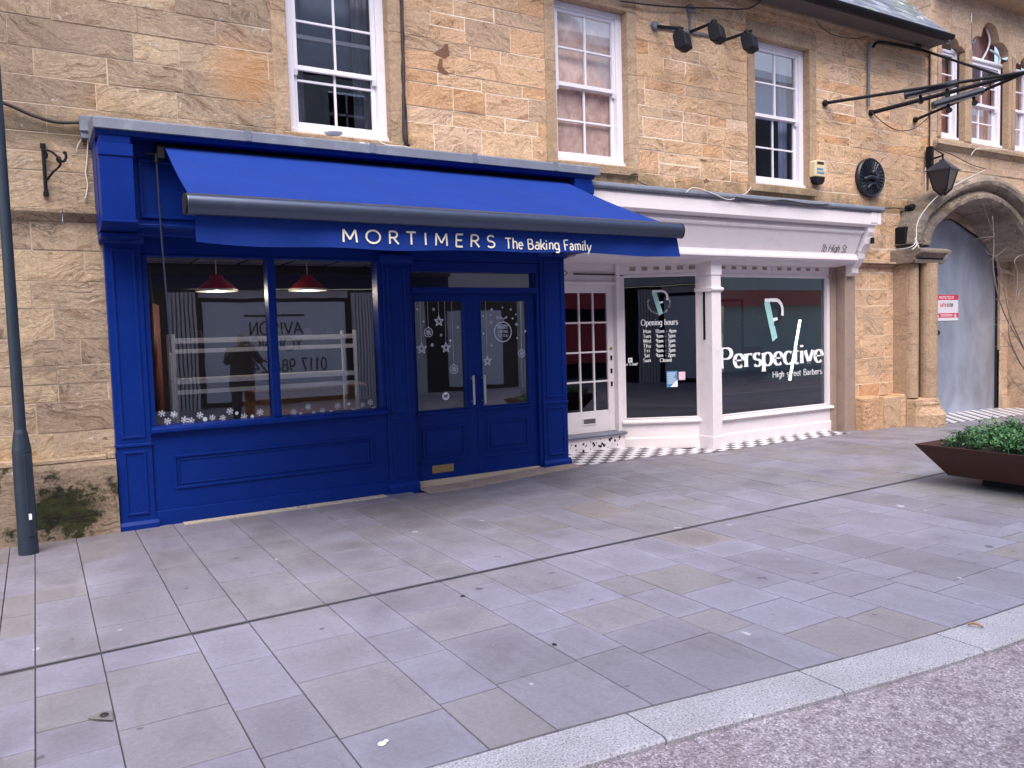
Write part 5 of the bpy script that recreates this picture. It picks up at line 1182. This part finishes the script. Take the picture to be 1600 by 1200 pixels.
cable([pt(625, -10, 7.47), pt(631, 60, 7.47), pt(628, 112, 7.47), pt(634, 165, 7.47), pt(637, 225, 7.47)], .009, M['cable'], 'thin cable twisted round the dark vertical cable beside the left window')
cable([pt(590, 218, 7.2), pt(600, 225, 6.98), pt(615, 228, 6.92), pt(632, 229, 6.92), pt(647, 234, 6.95)], .006, M['whitecable'], 'white wire lying on the lead below the left window')
cable([pt(985, 273, 7.42), pt(995, 272, 7.44), pt(997, 283, 7.44), pt(1012, 290, 7.3), pt(1030, 296, 7.1), pt(1060, 297, 7.02), pt(1100, 302, 7.0)], .007, M['cable'], 'dark cable dropping from the boarded window onto the lead')
cable([pt(1072, 301, 6.98), pt(1085, 293, 7.0), pt(1115, 303, 6.98), pt(1140, 312, 6.98), pt(1165, 302, 7.1), pt(1174, 292, 7.4)], .006, M['whitecable'], 'white cable looping on the white shopfront roof')
cable([pt(1150, 308, 6.98), pt(1190, 315, 6.96), pt(1225, 313, 6.97), pt(1262, 319, 6.97), pt(1300, 320, 7.0)], .010, M['cable'], 'black cable lying along the lead over the display window')
cable([pt(970, 2, 7.44), pt(1040, 10, 7.43), pt(1120, 13, 7.43), pt(1170, 13, 7.42), pt(1195, -6, 7.3)], .010, M['cable'], 'dark cable strung under the eaves above the floodlights')
cable([pt(1190, 0, 7.42), pt(1250, 8, 7.42), pt(1290, 48, 7.44), pt(1330, 60, 7.44), pt(1362, 55, 7.44), pt(1400, 42, 7.44)], .006, M['cable'], 'thin cable sagging under the gutter')
cable([pt(1376, 326, 7.43), pt(1398, 325, 7.45), pt(1420, 328, 7.45), pt(1428, 325, 7.42)], .008, M['cable'], 'dark wire running from the white shopfront towards the arch')
cable([pt(1345, 363, 7.3), pt(1360, 388, 7.44), pt(1385, 390, 7.38), pt(1420, 387, 7.0), pt(1431, 376, 6.98), pt(1433, 350, 7.05), pt(1445, 328, 7.1), pt(1470, 302, 7.1), pt(1500, 285, 7.12), pt(1540, 265, 7.4)], .007, M['whitecable'], 'white cable following the top of the carved arch')
cable([pt(1425, 390, 7.0), pt(1432, 383, 6.97), pt(1430, 372, 6.98), pt(1436, 388, 6.95)], .012, M['whitecable'], 'coil of white cable resting on the impost capital')
cable([pt(1462, 232, 7.3), pt(1490, 243, 7.38), pt(1520, 258, 7.42), pt(1541, 264, 7.42)], .007, M['cable'], 'brown wire strung from the lantern bracket to the arch crown')
cable([pt(1446, 262, 7.44), pt(1446, 300, 7.44), pt(1446, 325, 7.44)], .008, M['whitecable'], 'pale conduit below the wall lantern')
cable([pt(1363, 176, 7.40), pt(1378, 190, 6.9), pt(1400, 203, 6.6), pt(1425, 202, 6.5), pt(1448, 186, 6.4), pt(1456, 172, 6.3)], .007, M['cable'], 'slack black wire drooping below the iron sign bracket')
cable([pt(1517, 243, 7.34), pt(1528, 232, 7.33), pt(1560, 233, 7.33), pt(1585, 236, 7.33), pt(1606, 246, 7.33)], .006, M['whitecable'], 'pale wire along the ledge under the trefoil window')
# conduit pipe beside the brackets
tag(MB().tube([pt(1357.5, 66, 7.46), pt(1357.5, 165, 7.46)], .022, 8).build('conduit', M['lead'], None), 'grey vertical conduit pipe above the round plaque', 'pipe')
# drainpipe right pier
t = thing('drainpipe', 'thin black downpipe on the stone pier left of the archway', 'drainpipe', (11.25, 7.40, 0))
p0, p1 = pt(1413, 398, 7.40), pt(1411, 620, 7.40); mb = MB(); mb.tube([p0, p1], .028, 10); mb.build('pipe', M['black'], t)
mb = MB(); mb.tube([p1, (p1.x+.05, 7.30, .50), (p1.x+.02, 7.24, .42), (p1.x+.02, 7.24, -.02)], .032, 10); mb.build('pipe_shoe', M['black'], t)
for z in (1.0, 1.75): MB().box(p1.x-.045, p1.x+.045, 7.37, 7.50, z, z+.03).build('pipe_clip', M['black'], t)
# black control box and small round camera
p = pt(1412, 368, 7.40); tag(MB().box(p.x-.075, p.x+.095, 7.32, 7.5, p.z-.13, p.z+.13).build('control_box', M['black'], None, .012), 'plain black box on the pier above the impost', 'box')
p = pt(1428, 324, 7.36); tag(MB().lathe([(.05, .12), (.06, .02), (.055, 0), (.03, -.01)], (p.x, 7.36, p.z), 16, 'y').build('junction_box', M['black'], None), 'small round black junction box between the plaque and the arch', 'junction box')
# alarm box
p = pt(1282, 268, 7.40); t = thing('alarm_box', 'cream alarm box with a dark base beside the right sash window', 'alarm box', (p.x, 7.5, p.z-.15))
pf = [(-.115, -.07), (-.115, .13), (-.095, .155), (.095, .155), (.115, .13), (.115, -.07)]
mb = MB(); mb.X = Matrix.Translation((p.x, 7.5, p.z)); mb.prism([(a, b) for a, b in pf], -.10, 0, 'y'); mb.build('cover', M['cream'], t, .012, seg=2)
mb = MB(); mb.X = Matrix.Translation((p.x, 7.5, p.z)); mb.prism([(-.11, -.07), (.11, -.07), (.10, -.13), (.06, -.17), (-.06, -.17), (-.10, -.13)], -.095, 0, 'y'); mb.build('strobe_base', M['black'], t, .008)
mb = MB(); mb.box(p.x-.07, p.x+.07, 7.395, 7.3999, p.z+.10, p.z+.135); mb.build('top_slot', M['ink'], t)
mb = MB()
for z, n in ((.02, 5), (-.03, 6)):
    for i in range(n): mb.box(p.x-.075+i*.027, p.x-.055+i*.027, 7.3955, 7.3999, p.z+z, p.z+z+.028)
mb.build('printed_marks', plain('blue_print', (.10, .25, .5), .5), t)
# round plaque
p = pt(1364, 277, 7.42); t = thing('round_plaque', 'large round black relief plaque between the alarm box and the lantern', 'plaque', (p.x, 7.5, p.z-.3))
mb = MB(); mb.X = Matrix.Translation((p.x, 7.50, p.z)) @ Matrix.Diagonal((1.1, 1, 1, 1)); mb.lathe([(.285, 0), (.29, -.05), (.275, -.07), (.25, -.055), (.12, -.05), (0.01, -.05)], (0, 0, 0), 44, 'y'); PLQ = paint('black_patina', (.012, .014, .024), .4, .3, .2, 20); mb.build('disc', PLQ, t)
mb = MB(); mb.X = Matrix.Translation((p.x, 7.445, p.z)) @ Matrix.Diagonal((1.1, 1, 1, 1))
for k in range(26):
    a = 2*math.pi*k/26; mb.tube([(.07*math.cos(a), -.010, .07*math.sin(a)), (.25*math.cos(a), -.006, .25*math.sin(a))], [.007, .013], 5)
mb.build('rays', PLQ, t)
mb = MB(); mb.X = Matrix.Translation((p.x, 7.44, p.z)) @ Matrix.Diagonal((1.1, 1, 1, 1))
mb.tube(curve([(-.17, 0, -.04), (-.06, -.03, .0), (.05, -.03, -.01), (.13, 0, .05)], 5), [.03]*16, 7); mb.lathe([(.001, -.05), (.04, -.04), (.06, 0)], (.03, 0, .07), 14, 'y'); mb.tube(curve([(-.10, -.01, -.17), (-.03, -.02, -.10), (.06, -.02, -.10), (.12, 0, -.17)], 5), .02, 7); mb.build('relief_figure', PLQ, t, smooth=True)
M['lampgrey'] = paint('lamp_grey', (.020, .024, .036), .5, .2, .1, 20, spec=.3)
# floodlights on short arms
FG = 'floodlights on arms above the right sash window'
for (wx, wy), (hx, hy), (bx, by), lab in (((1024, 41), (1067, 45), (1066, 63), 'black floodlight on the left arm, above the boarded window side'), ((1078, 50), (1120, 33), (1120, 51), 'middle black floodlight, highest of the three under the eaves'), ((1132, 63), (1175, 48), (1171, 66), 'right black floodlight in front of the corner of the right sash window')):
    a = pt(wx, wy, 7.48); Yh = 7.48*.955; h_ = pt(hx, hy, Yh)
    t = thing('floodlight', lab, 'floodlight', (a.x, 7.5, a.z), FG)
    MB().tube([a, h_], .020, 8).build('arm', M['black'], t)
    c = pt(bx, by, Yh-.05); mb = MB(); mb.X = Matrix.Translation(c) @ Matrix.Rotation(R(24), 4, 'Z') @ Matrix.Rotation(R(-12), 4, 'X')
    mb.prism([(-.075, .06), (-.015, .11), (.045, .11), (.075, .06), (.075, -.09), (.015, -.125), (-.075, -.11)], -.095, .095); mb.build('lamp_housing', M['black'], t, .010)
    mb = MB(); mb.X = Matrix.Translation(c) @ Matrix.Rotation(R(24), 4, 'Z') @ Matrix.Rotation(R(-12), 4, 'X'); mb.box(-.10, .10, -.015, .015, .112, .125); mb.tube([(0, 0, .12), (0, 0, .17)], .012, 6); mb.build('yoke', M['black'], t)
t = thing('light_conduit', 'grey conduit tubes feeding the three floodlights', 'conduit', pt(1077, 50, 7.49))
mb = MB(); mb.tube([pt(1023, 42, 7.485), pt(1110, 56, 7.485)], .016, 8); mb.build('horizontal_conduit', M['lead'], t)
mb = MB(); mb.tube([pt(1078.5, 15, 7.485), pt(1077.5, 50, 7.485)], .016, 8); mb.build('vertical_conduit', M['lead'], t)
for q_ in ((1079, 13), (1024, 40)): p = pt(*q_, 7.47); MB().lathe([(.055, .03), (.055, 0), (.045, -.02), (.01, -.025)], (p.x, 7.47, p.z), 16, 'y').build('round_box', M['lead'], t)
# projecting iron sign bracket with two tube lamps
tip = pt(1606, 112, 5.75); t = thing('sign_bracket', 'projecting black iron bracket of four stays over the archway', 'bracket', pt(1362, 175, 7.48))
def stay(a, b, r_): MB().tube([a, b], r_, 8).build('stay', M['black'], t)
stay(pt(1290, 161, 7.48), tip, .024); stay(pt(1362, 176, 7.48), tip, .032); stay(pt(1431, 187, 7.44), tip, .022); stay(pt(1440, 78, 7.40), pt(1560, 117, 6.05), .018)
mb = MB(); mb.tube(curve([pt(1364, 74, 7.45), pt(1372, 66, 7.42), pt(1400, 70, 7.42), pt(1440, 78, 7.40)], 4), .022, 8); mb.build('top_rod', M['black'], t)
mb = MB(); c = pt(1436, 69, 7.38); mb.tube([(c.x+.10*(1-k/30)*math.cos(k*.45), 7.38, c.z+.10*(1-k/30)*math.sin(k*.45)) for k in range(28)], .010, 6); mb.build('scroll', M['black'], t)
for q_ in ((1290, 161), (1362, 176), (1431, 187)): p = pt(*q_, 7.47); MB().lathe([(.045, .03), (.045, 0), (.03, -.012)], (p.x, 7.46, p.z), 12, 'y').build('wall_fixing', M['black'], t)
for (a, b), (c_, d_), Y0, Y1, lab in (((1413, 151), (1496, 131), 6.9, 6.35, 'upper grey linear lamp clamped to the iron sign bracket'), ((1457, 166), (1536, 143), 6.55, 6.1, 'lower grey linear lamp clamped to the iron sign bracket')):
    p0, p1 = pt(a, b, Y0), pt(c_, d_, Y1); dr_ = (p1-p0); L_ = dr_.length; ux = dr_.normalized(); uz = (Vector((0, 0, 1))-ux*ux.z).normalized(); uy = uz.cross(ux)
    X_ = Matrix(((ux.x, uy.x, uz.x, p0.x), (ux.y, uy.y, uz.y, p0.y), (ux.z, uy.z, uz.z, p0.z), (0, 0, 0, 1)))
    q_ = thing('linear_lamp', lab, 'lamp', p0, 'linear lamps on the iron bracket')
    mb = MB(); mb.X = X_; mb.prism([(-.09, .0), (-.05, .055), (.05, .055), (.09, .0), (.07, -.03), (-.07, -.03)], 0, L_); mb.build('housing', M['lampgrey'], q_, .006)
    mb = MB(); mb.X = X_; mb.box(.04, L_-.04, -.06, .06, -.034, -.0305); mb.build('diffuser', plain('dull_diffuser', (.30, .31, .34), .4), q_)
    mb = MB(); mb.X = X_
    for f_ in (.3, .8): mb.tube([(L_*f_, 0, -.03), (L_*f_, 0, -.12)], .02, 8); mb.lathe([(.035, -.02), (.035, .02)], (L_*f_, 0, -.12), 12, 'y')
    mb.build('clamp', M['black'], q_)
# lantern
Yl = 7.05; c = pt(1473, 268, Yl); t = thing('wall_lantern', 'dark tapering iron wall lantern hanging left of the arch crown', 'lantern', (c.x, 7.45, c.z))
mb = MB(); mb.X = Matrix.Translation(c) @ Matrix.Rotation(R(10), 4, 'Z')
def frus(mb, r0, z0, r1, z1, n=4):
    A = [(r0*math.cos(R(45+360*i/n)), r0*math.sin(R(45+360*i/n)), z0) for i in range(n)]; B = [(r1*math.cos(R(45+360*i/n)), r1*math.sin(R(45+360*i/n)), z1) for i in range(n)]
    for i in range(n): mb.face([A[i], A[(i+1) % n], B[(i+1) % n], B[i]])
    mb.face(A[::-1]); mb.face(B)
frus(mb, .25, -.0, .265, .015); frus(mb, .265, .0155, .09, .14); frus(mb, .06, .141, .05, .18); mb.build('roof', M['bar'], t, .004)
mb = MB(); mb.X = Matrix.Translation(c) @ Matrix.Rotation(R(10), 4, 'Z'); frus(mb, .13, -.27, .222, -.001); frus(mb, .03, -.35, .125, -.271); mb.build('glazed_body', plain('dirty_lantern_glass', (.045, .035, .035), .25), t, .004)
mb = MB(); mb.X = Matrix.Translation(c) @ Matrix.Rotation(R(10), 4, 'Z')
for i in range(4): a = R(45+90*i); mb.tube([(.222*math.cos(a), .222*math.sin(a), 0), (.135*math.cos(a), .135*math.sin(a), -.27), (.03*math.cos(a), .03*math.sin(a), -.36)], .009, 5)
mb.build('glazing_bars', M['black'], t)
mb = MB(); w0 = pt(1450, 255, 7.45); mb.box(w0.x-.04, w0.x+.04, 7.38, 7.46, w0.z-.12, w0.z+.25); mb.tube([(w0.x, 7.40, w0.z+.05), c+Vector((0, 0, .24))], .014, 6); mb.tube([(w0.x, 7.40, w0.z+.24), c+Vector((0, 0, .26))], .010, 6); mb.tube([c+Vector((0, 0, .16)), c+Vector((0, 0, .27))], .014, 6); mb.build('wall_arm', M['black'], t)
# things left on the lead and sill at the left window, and a strip of painted shade
p = pt(521, 207, 7.0); tag(MB().lathe([(.01, -.02), (.075, -.015), (.085, 0), (.075, .012), (.01, .018)], p, 20).build('plastic_dish', M['vinyl'], None, smooth=True), 'small white plastic dish on the lead under the left window', 'dish')
a, b = pt(462, 213, 7.2), pt(545, 222, 7.2); tag(MB().box(a.x, b.x, 7.2, 7.42, 3.355, a.z-.0).build('sill_gap_shade', M['darkest'], None, .004), 'dark strip standing in for the shaded gap under the left first floor window', 'board')  # near-black box put in as the shade of the gap below the sill
a, b = pt(548, 224, 7.05), pt(590, 228, 7.05); mb = MB(); rd = random.Random(7)
for k in range(7): x = a.x+(b.x-a.x)*k/7; mb.box(x, x+.06, 7.02, 7.1, a.z-.03, a.z+rd.uniform(0, .02))
tag(mb.build('crumpled_sheet', M['vinyl'], None, .006), 'crumpled white scrap lying on the lead below the left window', 'scrap')
# door knob-like white fitting at arch shaft
p = pt(1457, 520, 7.3); tag(MB().lathe([(.02, 0), (.05, -.02), (.06, -.06), (.03, -.1)], (p.x-.02, 7.28, p.z), 14, 'y').build('round_fitting', M['black'], None), 'small dark round fitting on the arch shaft beside the sign', 'fitting')

# ------------------------------------------------------------------ lamp post
px, py = -.131, 7.06; t = thing('lamp_post', 'dark blue grey steel lamp post at the left edge of the pavement', 'lamp post', (px, py, 0))
MB().lathe([(.069, -.05), (.069, .10), (.067, .101), (.066, .80), (.062, .83), (.048, .93), (.0405, .96)], (px, py, 0), 32).build('post_base', M['post'], t, smooth=False)
MB().lathe([(.0405, .955), (.039, 2.0), (.036, 3.5), (.033, 6.2)], (px, py, 0), 24).build('shaft', M['post'], t)
mb = MB(); mb.X = Matrix.Translation((px, py, 0)) @ Matrix.Rotation(R(28), 4, 'Z'); mb.prism([(-.025, -.063), (.035, -.060), (.035, -.073), (-.025, -.073)], .14, .77, 'z'); mb.build('access_door', M['post'], t, .004)
p = at(47, 807, 6.99); MB().box(p.x-.010, p.x+.012, 6.987, 6.991, p.z-.025, p.z+.02).build('sticker_scrap', M['vinyl'], t)

# ------------------------------------------------------------------ planter
t = thing('planter', 'low rust brown steel planter with sloping sides near the right edge', 'planter', (8.1, 3.65, 0))
X0, X1, Y0, Y1 = 7.20, 9.0, 2.72, 4.50; ins = .21; zt, zb = .40, .10
mb = MB(); th = .02
def ringp(x0, x1, y0, y1, z): return [(x0, y0, z), (x1, y0, z), (x1, y1, z), (x0, y1, z)]
oT = ringp(X0, X1, Y0, Y1, zt); oB = ringp(X0+ins, X1-ins, Y0+ins, Y1-ins, zb); iT = ringp(X0+th, X1-th, Y0+th, Y1-th, zt); iB = ringp(X0+.1, X1-.1, Y0+.1, Y1-.1, .30)
for i in range(4):
    j = (i+1) % 4; mb.face([oB[i], oB[j], oT[j], oT[i]]); mb.face([oT[i], oT[j], iT[j], iT[i]]); mb.face([iT[i], iT[j], iB[j], iB[i]])
mb.face(oB[::-1]); mb.face(iB); mb.build('trough', M['corten'], t, .002)
MB().box(X0+.42, X1-.42, Y0+.42, Y1-.42, -.02, zb).build('base', M['darkest'], t)
mb = MB()
nsoil = 12
for i in range(nsoil):
    for j in range(nsoil):
        f = lambda a, b: (X0+.045+(X1-X0-.09)*a/nsoil, Y0+.045+(Y1-Y0-.09)*b/nsoil, .365+.012*math.sin(a*2.3+b*1.7))
        mb.face([f(i, j), f(i+1, j), f(i+1, j+1), f(i, j+1)])
mb.build('soil', M['soil'], t)
rd = random.Random(31); mb = MB()
def leafq(mb, c, L_, a, tilt, tw, T):
    d = Vector((math.cos(a)*math.cos(tilt), math.sin(a)*math.cos(tilt), math.sin(tilt))); s_ = d.cross(Vector((0, 0, 1))).normalized()*tw; u = s_.cross(d).normalized()*L_*.12
    c = Vector(c); mb.face([c, c+d*L_*.5+s_-u*.0, c+d*L_, c+d*L_*.5-s_+u], T)
for k in range(1250):
    x, y = rd.uniform(X0+.16, X1-.08), rd.uniform(Y0+.1, Y1-.12)
    if x < X0+.24 and rd.random() < .5: continue
    h_ = (.10+.09*math.sin(x*3.1+1)*math.sin(y*4.3+.5)+rd.uniform(-.02, .07))*(.55 if x < X0+.3 else 1)
    if h_ < .03: h_ = .03
    base = Vector((x, y, .36)); topp = base+Vector((rd.uniform(-.05, .05), rd.uniform(-.05, .05), h_)); T0 = rd.random()
    mb.T = .2; mb.tube([base, topp], .002, 3, caps=False)
    for _ in range(11):
        f_ = rd.uniform(.35, 1.05); c = base+(topp-base)*f_+Vector((rd.uniform(-.03, .03), rd.uniform(-.03, .03), 0))
        leafq(mb, c, rd.uniform(.028, .055), rd.uniform(0, 6.3), rd.uniform(-.3, .9), rd.uniform(.006, .013), min(1, max(0, T0*.6+rd.uniform(-.1, .4))))
tag(mb.build('ground_cover_plants', M['leaf']), 'bushy green feathery leaved ground cover filling the rust brown planter', 'plants', kind='stuff')
# bare shrub whose twigs reach in from the right
rd = random.Random(17); root = Vector((8.75, 3.95, .36))
t = thing('bare_shrub', 'leafless shrub with pale curved twigs rising from the planter at the right edge', 'shrub', root)
mb = MB()
def twig(pts, r0, r1):
    c = curve(pts, 5); n = len(c); mb.tube(c, [r0+(r1-r0)*i/(n-1) for i in range(n)], 6)
SHY = 3.95
def sp(x, y, dy=0): return at(x, y, SHY+dy)
twig([root, sp(1640, 560), sp(1622, 480, .05), sp(1612, 420), sp(1600, 365), sp(1604, 300, -.1)], .014, .004)
twig([root, sp(1628, 600), sp(1600, 545, .05), sp(1578, 508, .1), sp(1562, 470, .1), sp(1552, 420, .1), sp(1553, 380, .1), sp(1551, 338, .1)], .010, .003)
twig([sp(1600, 545, .05), sp(1580, 500), sp(1572, 470), sp(1568, 440), sp(1556, 400)], .006, .002)
twig([root, sp(1615, 600), sp(1590, 560), sp(1576, 520), sp(1585, 480), sp(1590, 430), sp(1585, 410), sp(1592, 400), sp(1602, 398)], .008, .003)
twig([sp(1610, 590), sp(1590, 560), sp(1572, 530), sp(1558, 512)], .005, .0015)
twig([sp(1612, 620), sp(1596, 610), sp(1580, 590), sp(1573, 570)], .004, .0015)
twig([sp(1551, 360, .1), sp(1545, 345, .1), sp(1536, 318, .1)], .003, .0012)
ends = [(1562, 470), (1572, 500), (1580, 540), (1590, 470), (1585, 430), (1555, 400), (1595, 520), (1600, 600), (1568, 450), (1552, 370), (1588, 560)]
for (x, y) in ends:
    for _ in range(3):
        a = rd.uniform(0, 6.28); L_ = rd.uniform(10, 34); q_ = (x+L_*math.cos(a), y+L_*math.sin(a)*.8-4)
        twig([sp(x, y, .05), sp((x+q_[0])/2+rd.uniform(-3, 3), (y+q_[1])/2+rd.uniform(-3, 3), .08), sp(*q_, .1)], .003, .001)
mb.build('twigs', M['bark'], t, smooth=True)

# ------------------------------------------------------------------ small things on the ground
p = gat(156, 1122); rd = random.Random(1)
q_ = [gat(*a) for a in ((136, 1124), (158, 1116), (176, 1112), (177, 1128), (150, 1127))]; mb = MB(); mb.face([(v.x, v.y, .006+rd.uniform(0, .006)) for v in q_]); mb.face([(v.x, v.y, .0015) for v in q_]); tag(mb.build('foil_scrap', M['alu']), 'torn silvery scrap in the paving joint at the lower left', 'litter')
p = gat(163, 1121); tag(MB().lathe([(.006, 0), (.018, .001), (.014, .004)], (p.x, p.y, .0125), 9).build('hole_mark', M['ink']), 'tiny black disc standing in for the dark hole in the silvery scrap', 'hole_mark')  # black disc added for the dark of a small hole
c = gat(597, 1163); mb = MB()
mb.lathe([(.017, 0), (.016, .003), (.008, .005), (.001, .0055)], (c.x, c.y, .0015), 14); mb.lathe([(.011, 0), (.010, .003), (.001, .005)], (c.x+.022, c.y+.012, .0015), 12); tag(mb.build('chewing_gum', M['vinyl'], smooth=True), 'white blob of dropped chewing gum on a dark damp slab', 'chewing gum')
c0, c1 = gat(1512, 979), gat(1537, 983); mb = MB(); mb.tube(curve([(c0.x, c0.y, .012), ((c0.x+c1.x)/2, (c0.y+c1.y)/2+.006, .022), (c1.x, c1.y, .011)], 5), .007, 6); mb.tube([((c0.x+c1.x)/2, (c0.y+c1.y)/2, .018), (c1.x-.01, c1.y+.03, .02)], .004, 5); tag(mb.build('twig', M['wood']), 'short brown twig lying on the granite kerb', 'twig')
rd = random.Random(40)
for i, (x, y, lab) in enumerate(((866, 1008, 'small dark leaf scrap on the paving near the kerb'), (723, 932, 'small black scrap on the paving just below the drain line'))):
    c = gat(x, y); mb = MB(); mb.face([(c.x+.018*rd.uniform(.6, 1)*math.cos(a*1.05), c.y+.018*rd.uniform(.6, 1)*math.sin(a*1.05), .004+.002*rd.random()) for a in range(6)]); tag(mb.build('leaf_scrap', M['ink']), lab, 'litter')

# ------------------------------------------------------------------ the other side of the street (seen in the glass)
OY = -5.0
ob = thing('opposite_building', 'pale rendered shop building across the street, seen only in the window reflections', 'building', (6, OY, 0))
mb = MB(); orng = [(-6, -3.4), (-1.6, .6), (2.71, 9.0), (9.6, 16.0), (17, 30)]
wc_ = paint('pale_render', (.52, .50, .50), .85, .08, .2, 3)
H_ = 10.4; hol = []
for x in range(-6, 60, 3): hol.append((x+.9, x+2.0, 4.1, 5.9)); hol.append((x+.9, x+2.0, 6.9, 8.0))
hol += [(2.2, 7.9, -.1, 2.84), (9.3, 13.4, -.1, 2.84), (14.6, 21, -.1, 2.84), (-5, 1, -.1, 2.84)]
for (p_, q_, r_, s_) in sub_rect((-12, 62, -.1, H_), hol): mb.face([(p_, OY, r_), (q_, OY, r_), (q_, OY, s_), (p_, OY, s_)])
for (a, b, c, d) in hol:
    mb.box(a, b, OY-.25, OY-.22, c, d); mb.box(a-.12, a, OY-.2, OY+.03, c-.1, d+.1) if c > 3 else None; mb.box(b, b+.12, OY-.2, OY+.03, c-.1, d+.1) if c > 3 else None
mb.box(-12, 62, OY-.1, OY+.25, 2.86, 3.3); mb.box(-12, 62, OY-.3, OY+.3, H_, H_+.25); mb.face([(-12, OY, H_), (62, OY, H_), (62, OY-4, H_+3.6), (-12, OY-4, H_+3.6)])
mb.build('wall', wc_, ob)
mb = MB()
for (a, b, c, d) in hol:
    if c > 3:
        mb.box(a, b, OY-.14, OY-.1, c, c+.07).box(a, b, OY-.14, OY-.1, (c+d)/2-.03, (c+d)/2+.03).box((a+b)/2-.02, (a+b)/2+.02, OY-.14, OY-.1, c, d).box(a, a+.06, OY-.14, OY-.1, c, d).box(b-.06, b, OY-.14, OY-.1, c, d)
mb.build('window_bars', M['sash'], ob)
mb = MB()
for (a, b, c, d) in hol: mb.face([(a, OY-.16, c), (b, OY-.16, c), (b, OY-.16, d), (a, OY-.16, d)])
mb.build('dark_glazing', M['darkest'], ob)
rib = paint('fluted_paint', (.70, .66, .68), .6, .05, .1)
for x0, x1 in ((2.71, 3.34), (7.17, 7.75), (12.3, 13.1), (-.6, 0)):
    mb = MB(); n = 7
    for i in range(n): a = x0+(x1-x0)*i/n; mb.box(a, a+(x1-x0)/n*.62, OY-.05, OY+.12, -.05, 2.75)
    mb.build('fluted_pilaster', rib, ob)
pb = MB().box(3.47, 6.98, OY-.06, OY+.0, .10, 2.52).build('letting_board', plain('letting_board_white', (.80, .80, .86), .6), ob)
MB().box(3.4, 7.05, OY-.04, OY+.06, 2.62, 2.80).build('blind_box', M['pale'], ob)
MB().box(10.0, 11.75, OY-.06, OY+.0, .10, 2.25).build('light_panel', plain('grey_panel', (.62, .62, .68), .6), ob)
U = (-1, 0, 0); V = (0, 0, 1)
def ow(txt, xr, xl, z, h, **k): return write(txt, (xr, OY+.004, z), U, V, h, M['ink'], pb, width=xr-xl, thick=.13, **k)
mb = MB().box(4.42, 5.9, OY+.002, OY+.006, 2.16, 2.21); mb.build('board_rule', M['ink'], pb)
ow('AVISON', 5.84, 4.52, 1.72, .30); ow('YOUNG', 5.84, 4.55, 1.32, .30); ow('0117 988 240', 6.45, 4.35, .78, .30)
rf = plain('red_fascia', (.55, .03, .05), .5)
MB().box(14.4, 30, OY+.0, OY+.30, 2.30, 2.85).build('red_fascia', rf, ob)
MB().box(14.7, 16.6, OY-.1, OY+.1, .5, 1.9).build('red_panel', rf, ob)
# the photographer
def person(x, y, face):
    me = bpy.data.meshes.new('person'); V_ = []; E_ = []; Rr = []
    def a(p, r_, par=None):
        V_.append(p); Rr.append(r_); i = len(V_)-1
        if par is not None: E_.append((par, i))
        return i
    pel = a((0, 0, .95), .17); ch = a((0, .0, 1.20), .18, pel); sh = a((0, 0, 1.42), .14, ch); nk = a((0, .02, 1.50), .06, sh); hd = a((0, .05, 1.60), .085, nk); a((0, .05, 1.72), .075, hd)
    for s_ in (-1, 1):
        hp = a((s_*.10, 0, .88), .11, pel); kn = a((s_*.12, .02, .48), .075, hp); an = a((s_*.13, -.02, .09), .05, kn); a((s_*.14, .16, .04), .045, an)
        so_ = a((s_*.20, 0, 1.40), .075, sh); el = a((s_*.30, .16, 1.20), .055, so_); wr = a((s_*.10, .34, 1.50), .038, el); hnd = a((s_*.06, .37, 1.55), .04, wr)
        for k in range(4): a((s_*(.05+.0)-s_*.01*k, .40+.01*k, 1.60-.025*k), .012, hnd)
    me.from_pydata(V_, E_, []); me.skin_vertices or me.attributes
    o = bpy.data.objects.new('person', me); COL.objects.link(o); o.location = (x, y, 0); o.rotation_euler = (0, 0, face)
    md = o.modifiers.new('skin', 'SKIN'); b = bmesh.new(); b.from_mesh(me); lay = b.verts.layers.skin.verify(); b.verts.ensure_lookup_table()
    for v, r_ in zip(b.verts, Rr): v[lay].radius = (r_, r_*.85); v[lay].use_root = False
    b.verts[0][lay].use_root = True; b.to_mesh(me); b.free()
    o.modifiers.new('sub', 'SUBSURF').render_levels = 2; me.materials.append(plain('skin', (.45, .28, .22), .6)); return o
pe = person(3.35, -.55, 0); tag(pe, 'person in a dark coat holding up a phone, mirrored in the bakery window', 'person')
cloth = plain('dark_coat', (.02, .02, .026), .85)
mb = MB(); mb.lathe([(.235, .62), (.235, .80), (.205, 1.0), (.215, 1.2), (.225, 1.36), (.16, 1.47), (.07, 1.50)], (3.35, -.55, 0), 20); 
for s_ in (-1, 1): mb.tube([(3.35+s_*.19, -.55, 1.41), (3.35+s_*.30, -.39, 1.20), (3.35+s_*.13, -.24, 1.46)], [.085, .07, .052], 10)
for s_ in (-1, 1): mb.tube([(3.35+s_*.10, -.55, .88), (3.35+s_*.12, -.53, .48), (3.35+s_*.13, -.57, .1)], [.125, .09, .07], 10)
c_ = mb.build('dark_clothes', cloth, None, smooth=True); c_.parent = pe; c_.matrix_parent_inverse = Matrix.Translation((-3.35, .55, 0))
mb = MB(); mb.box(3.27, 3.43, -.145, -.135, 1.52, 1.61); ph = mb.build('phone', M['black'], None, .003); tag(ph, 'black phone held up by the mirrored photographer', 'phone')
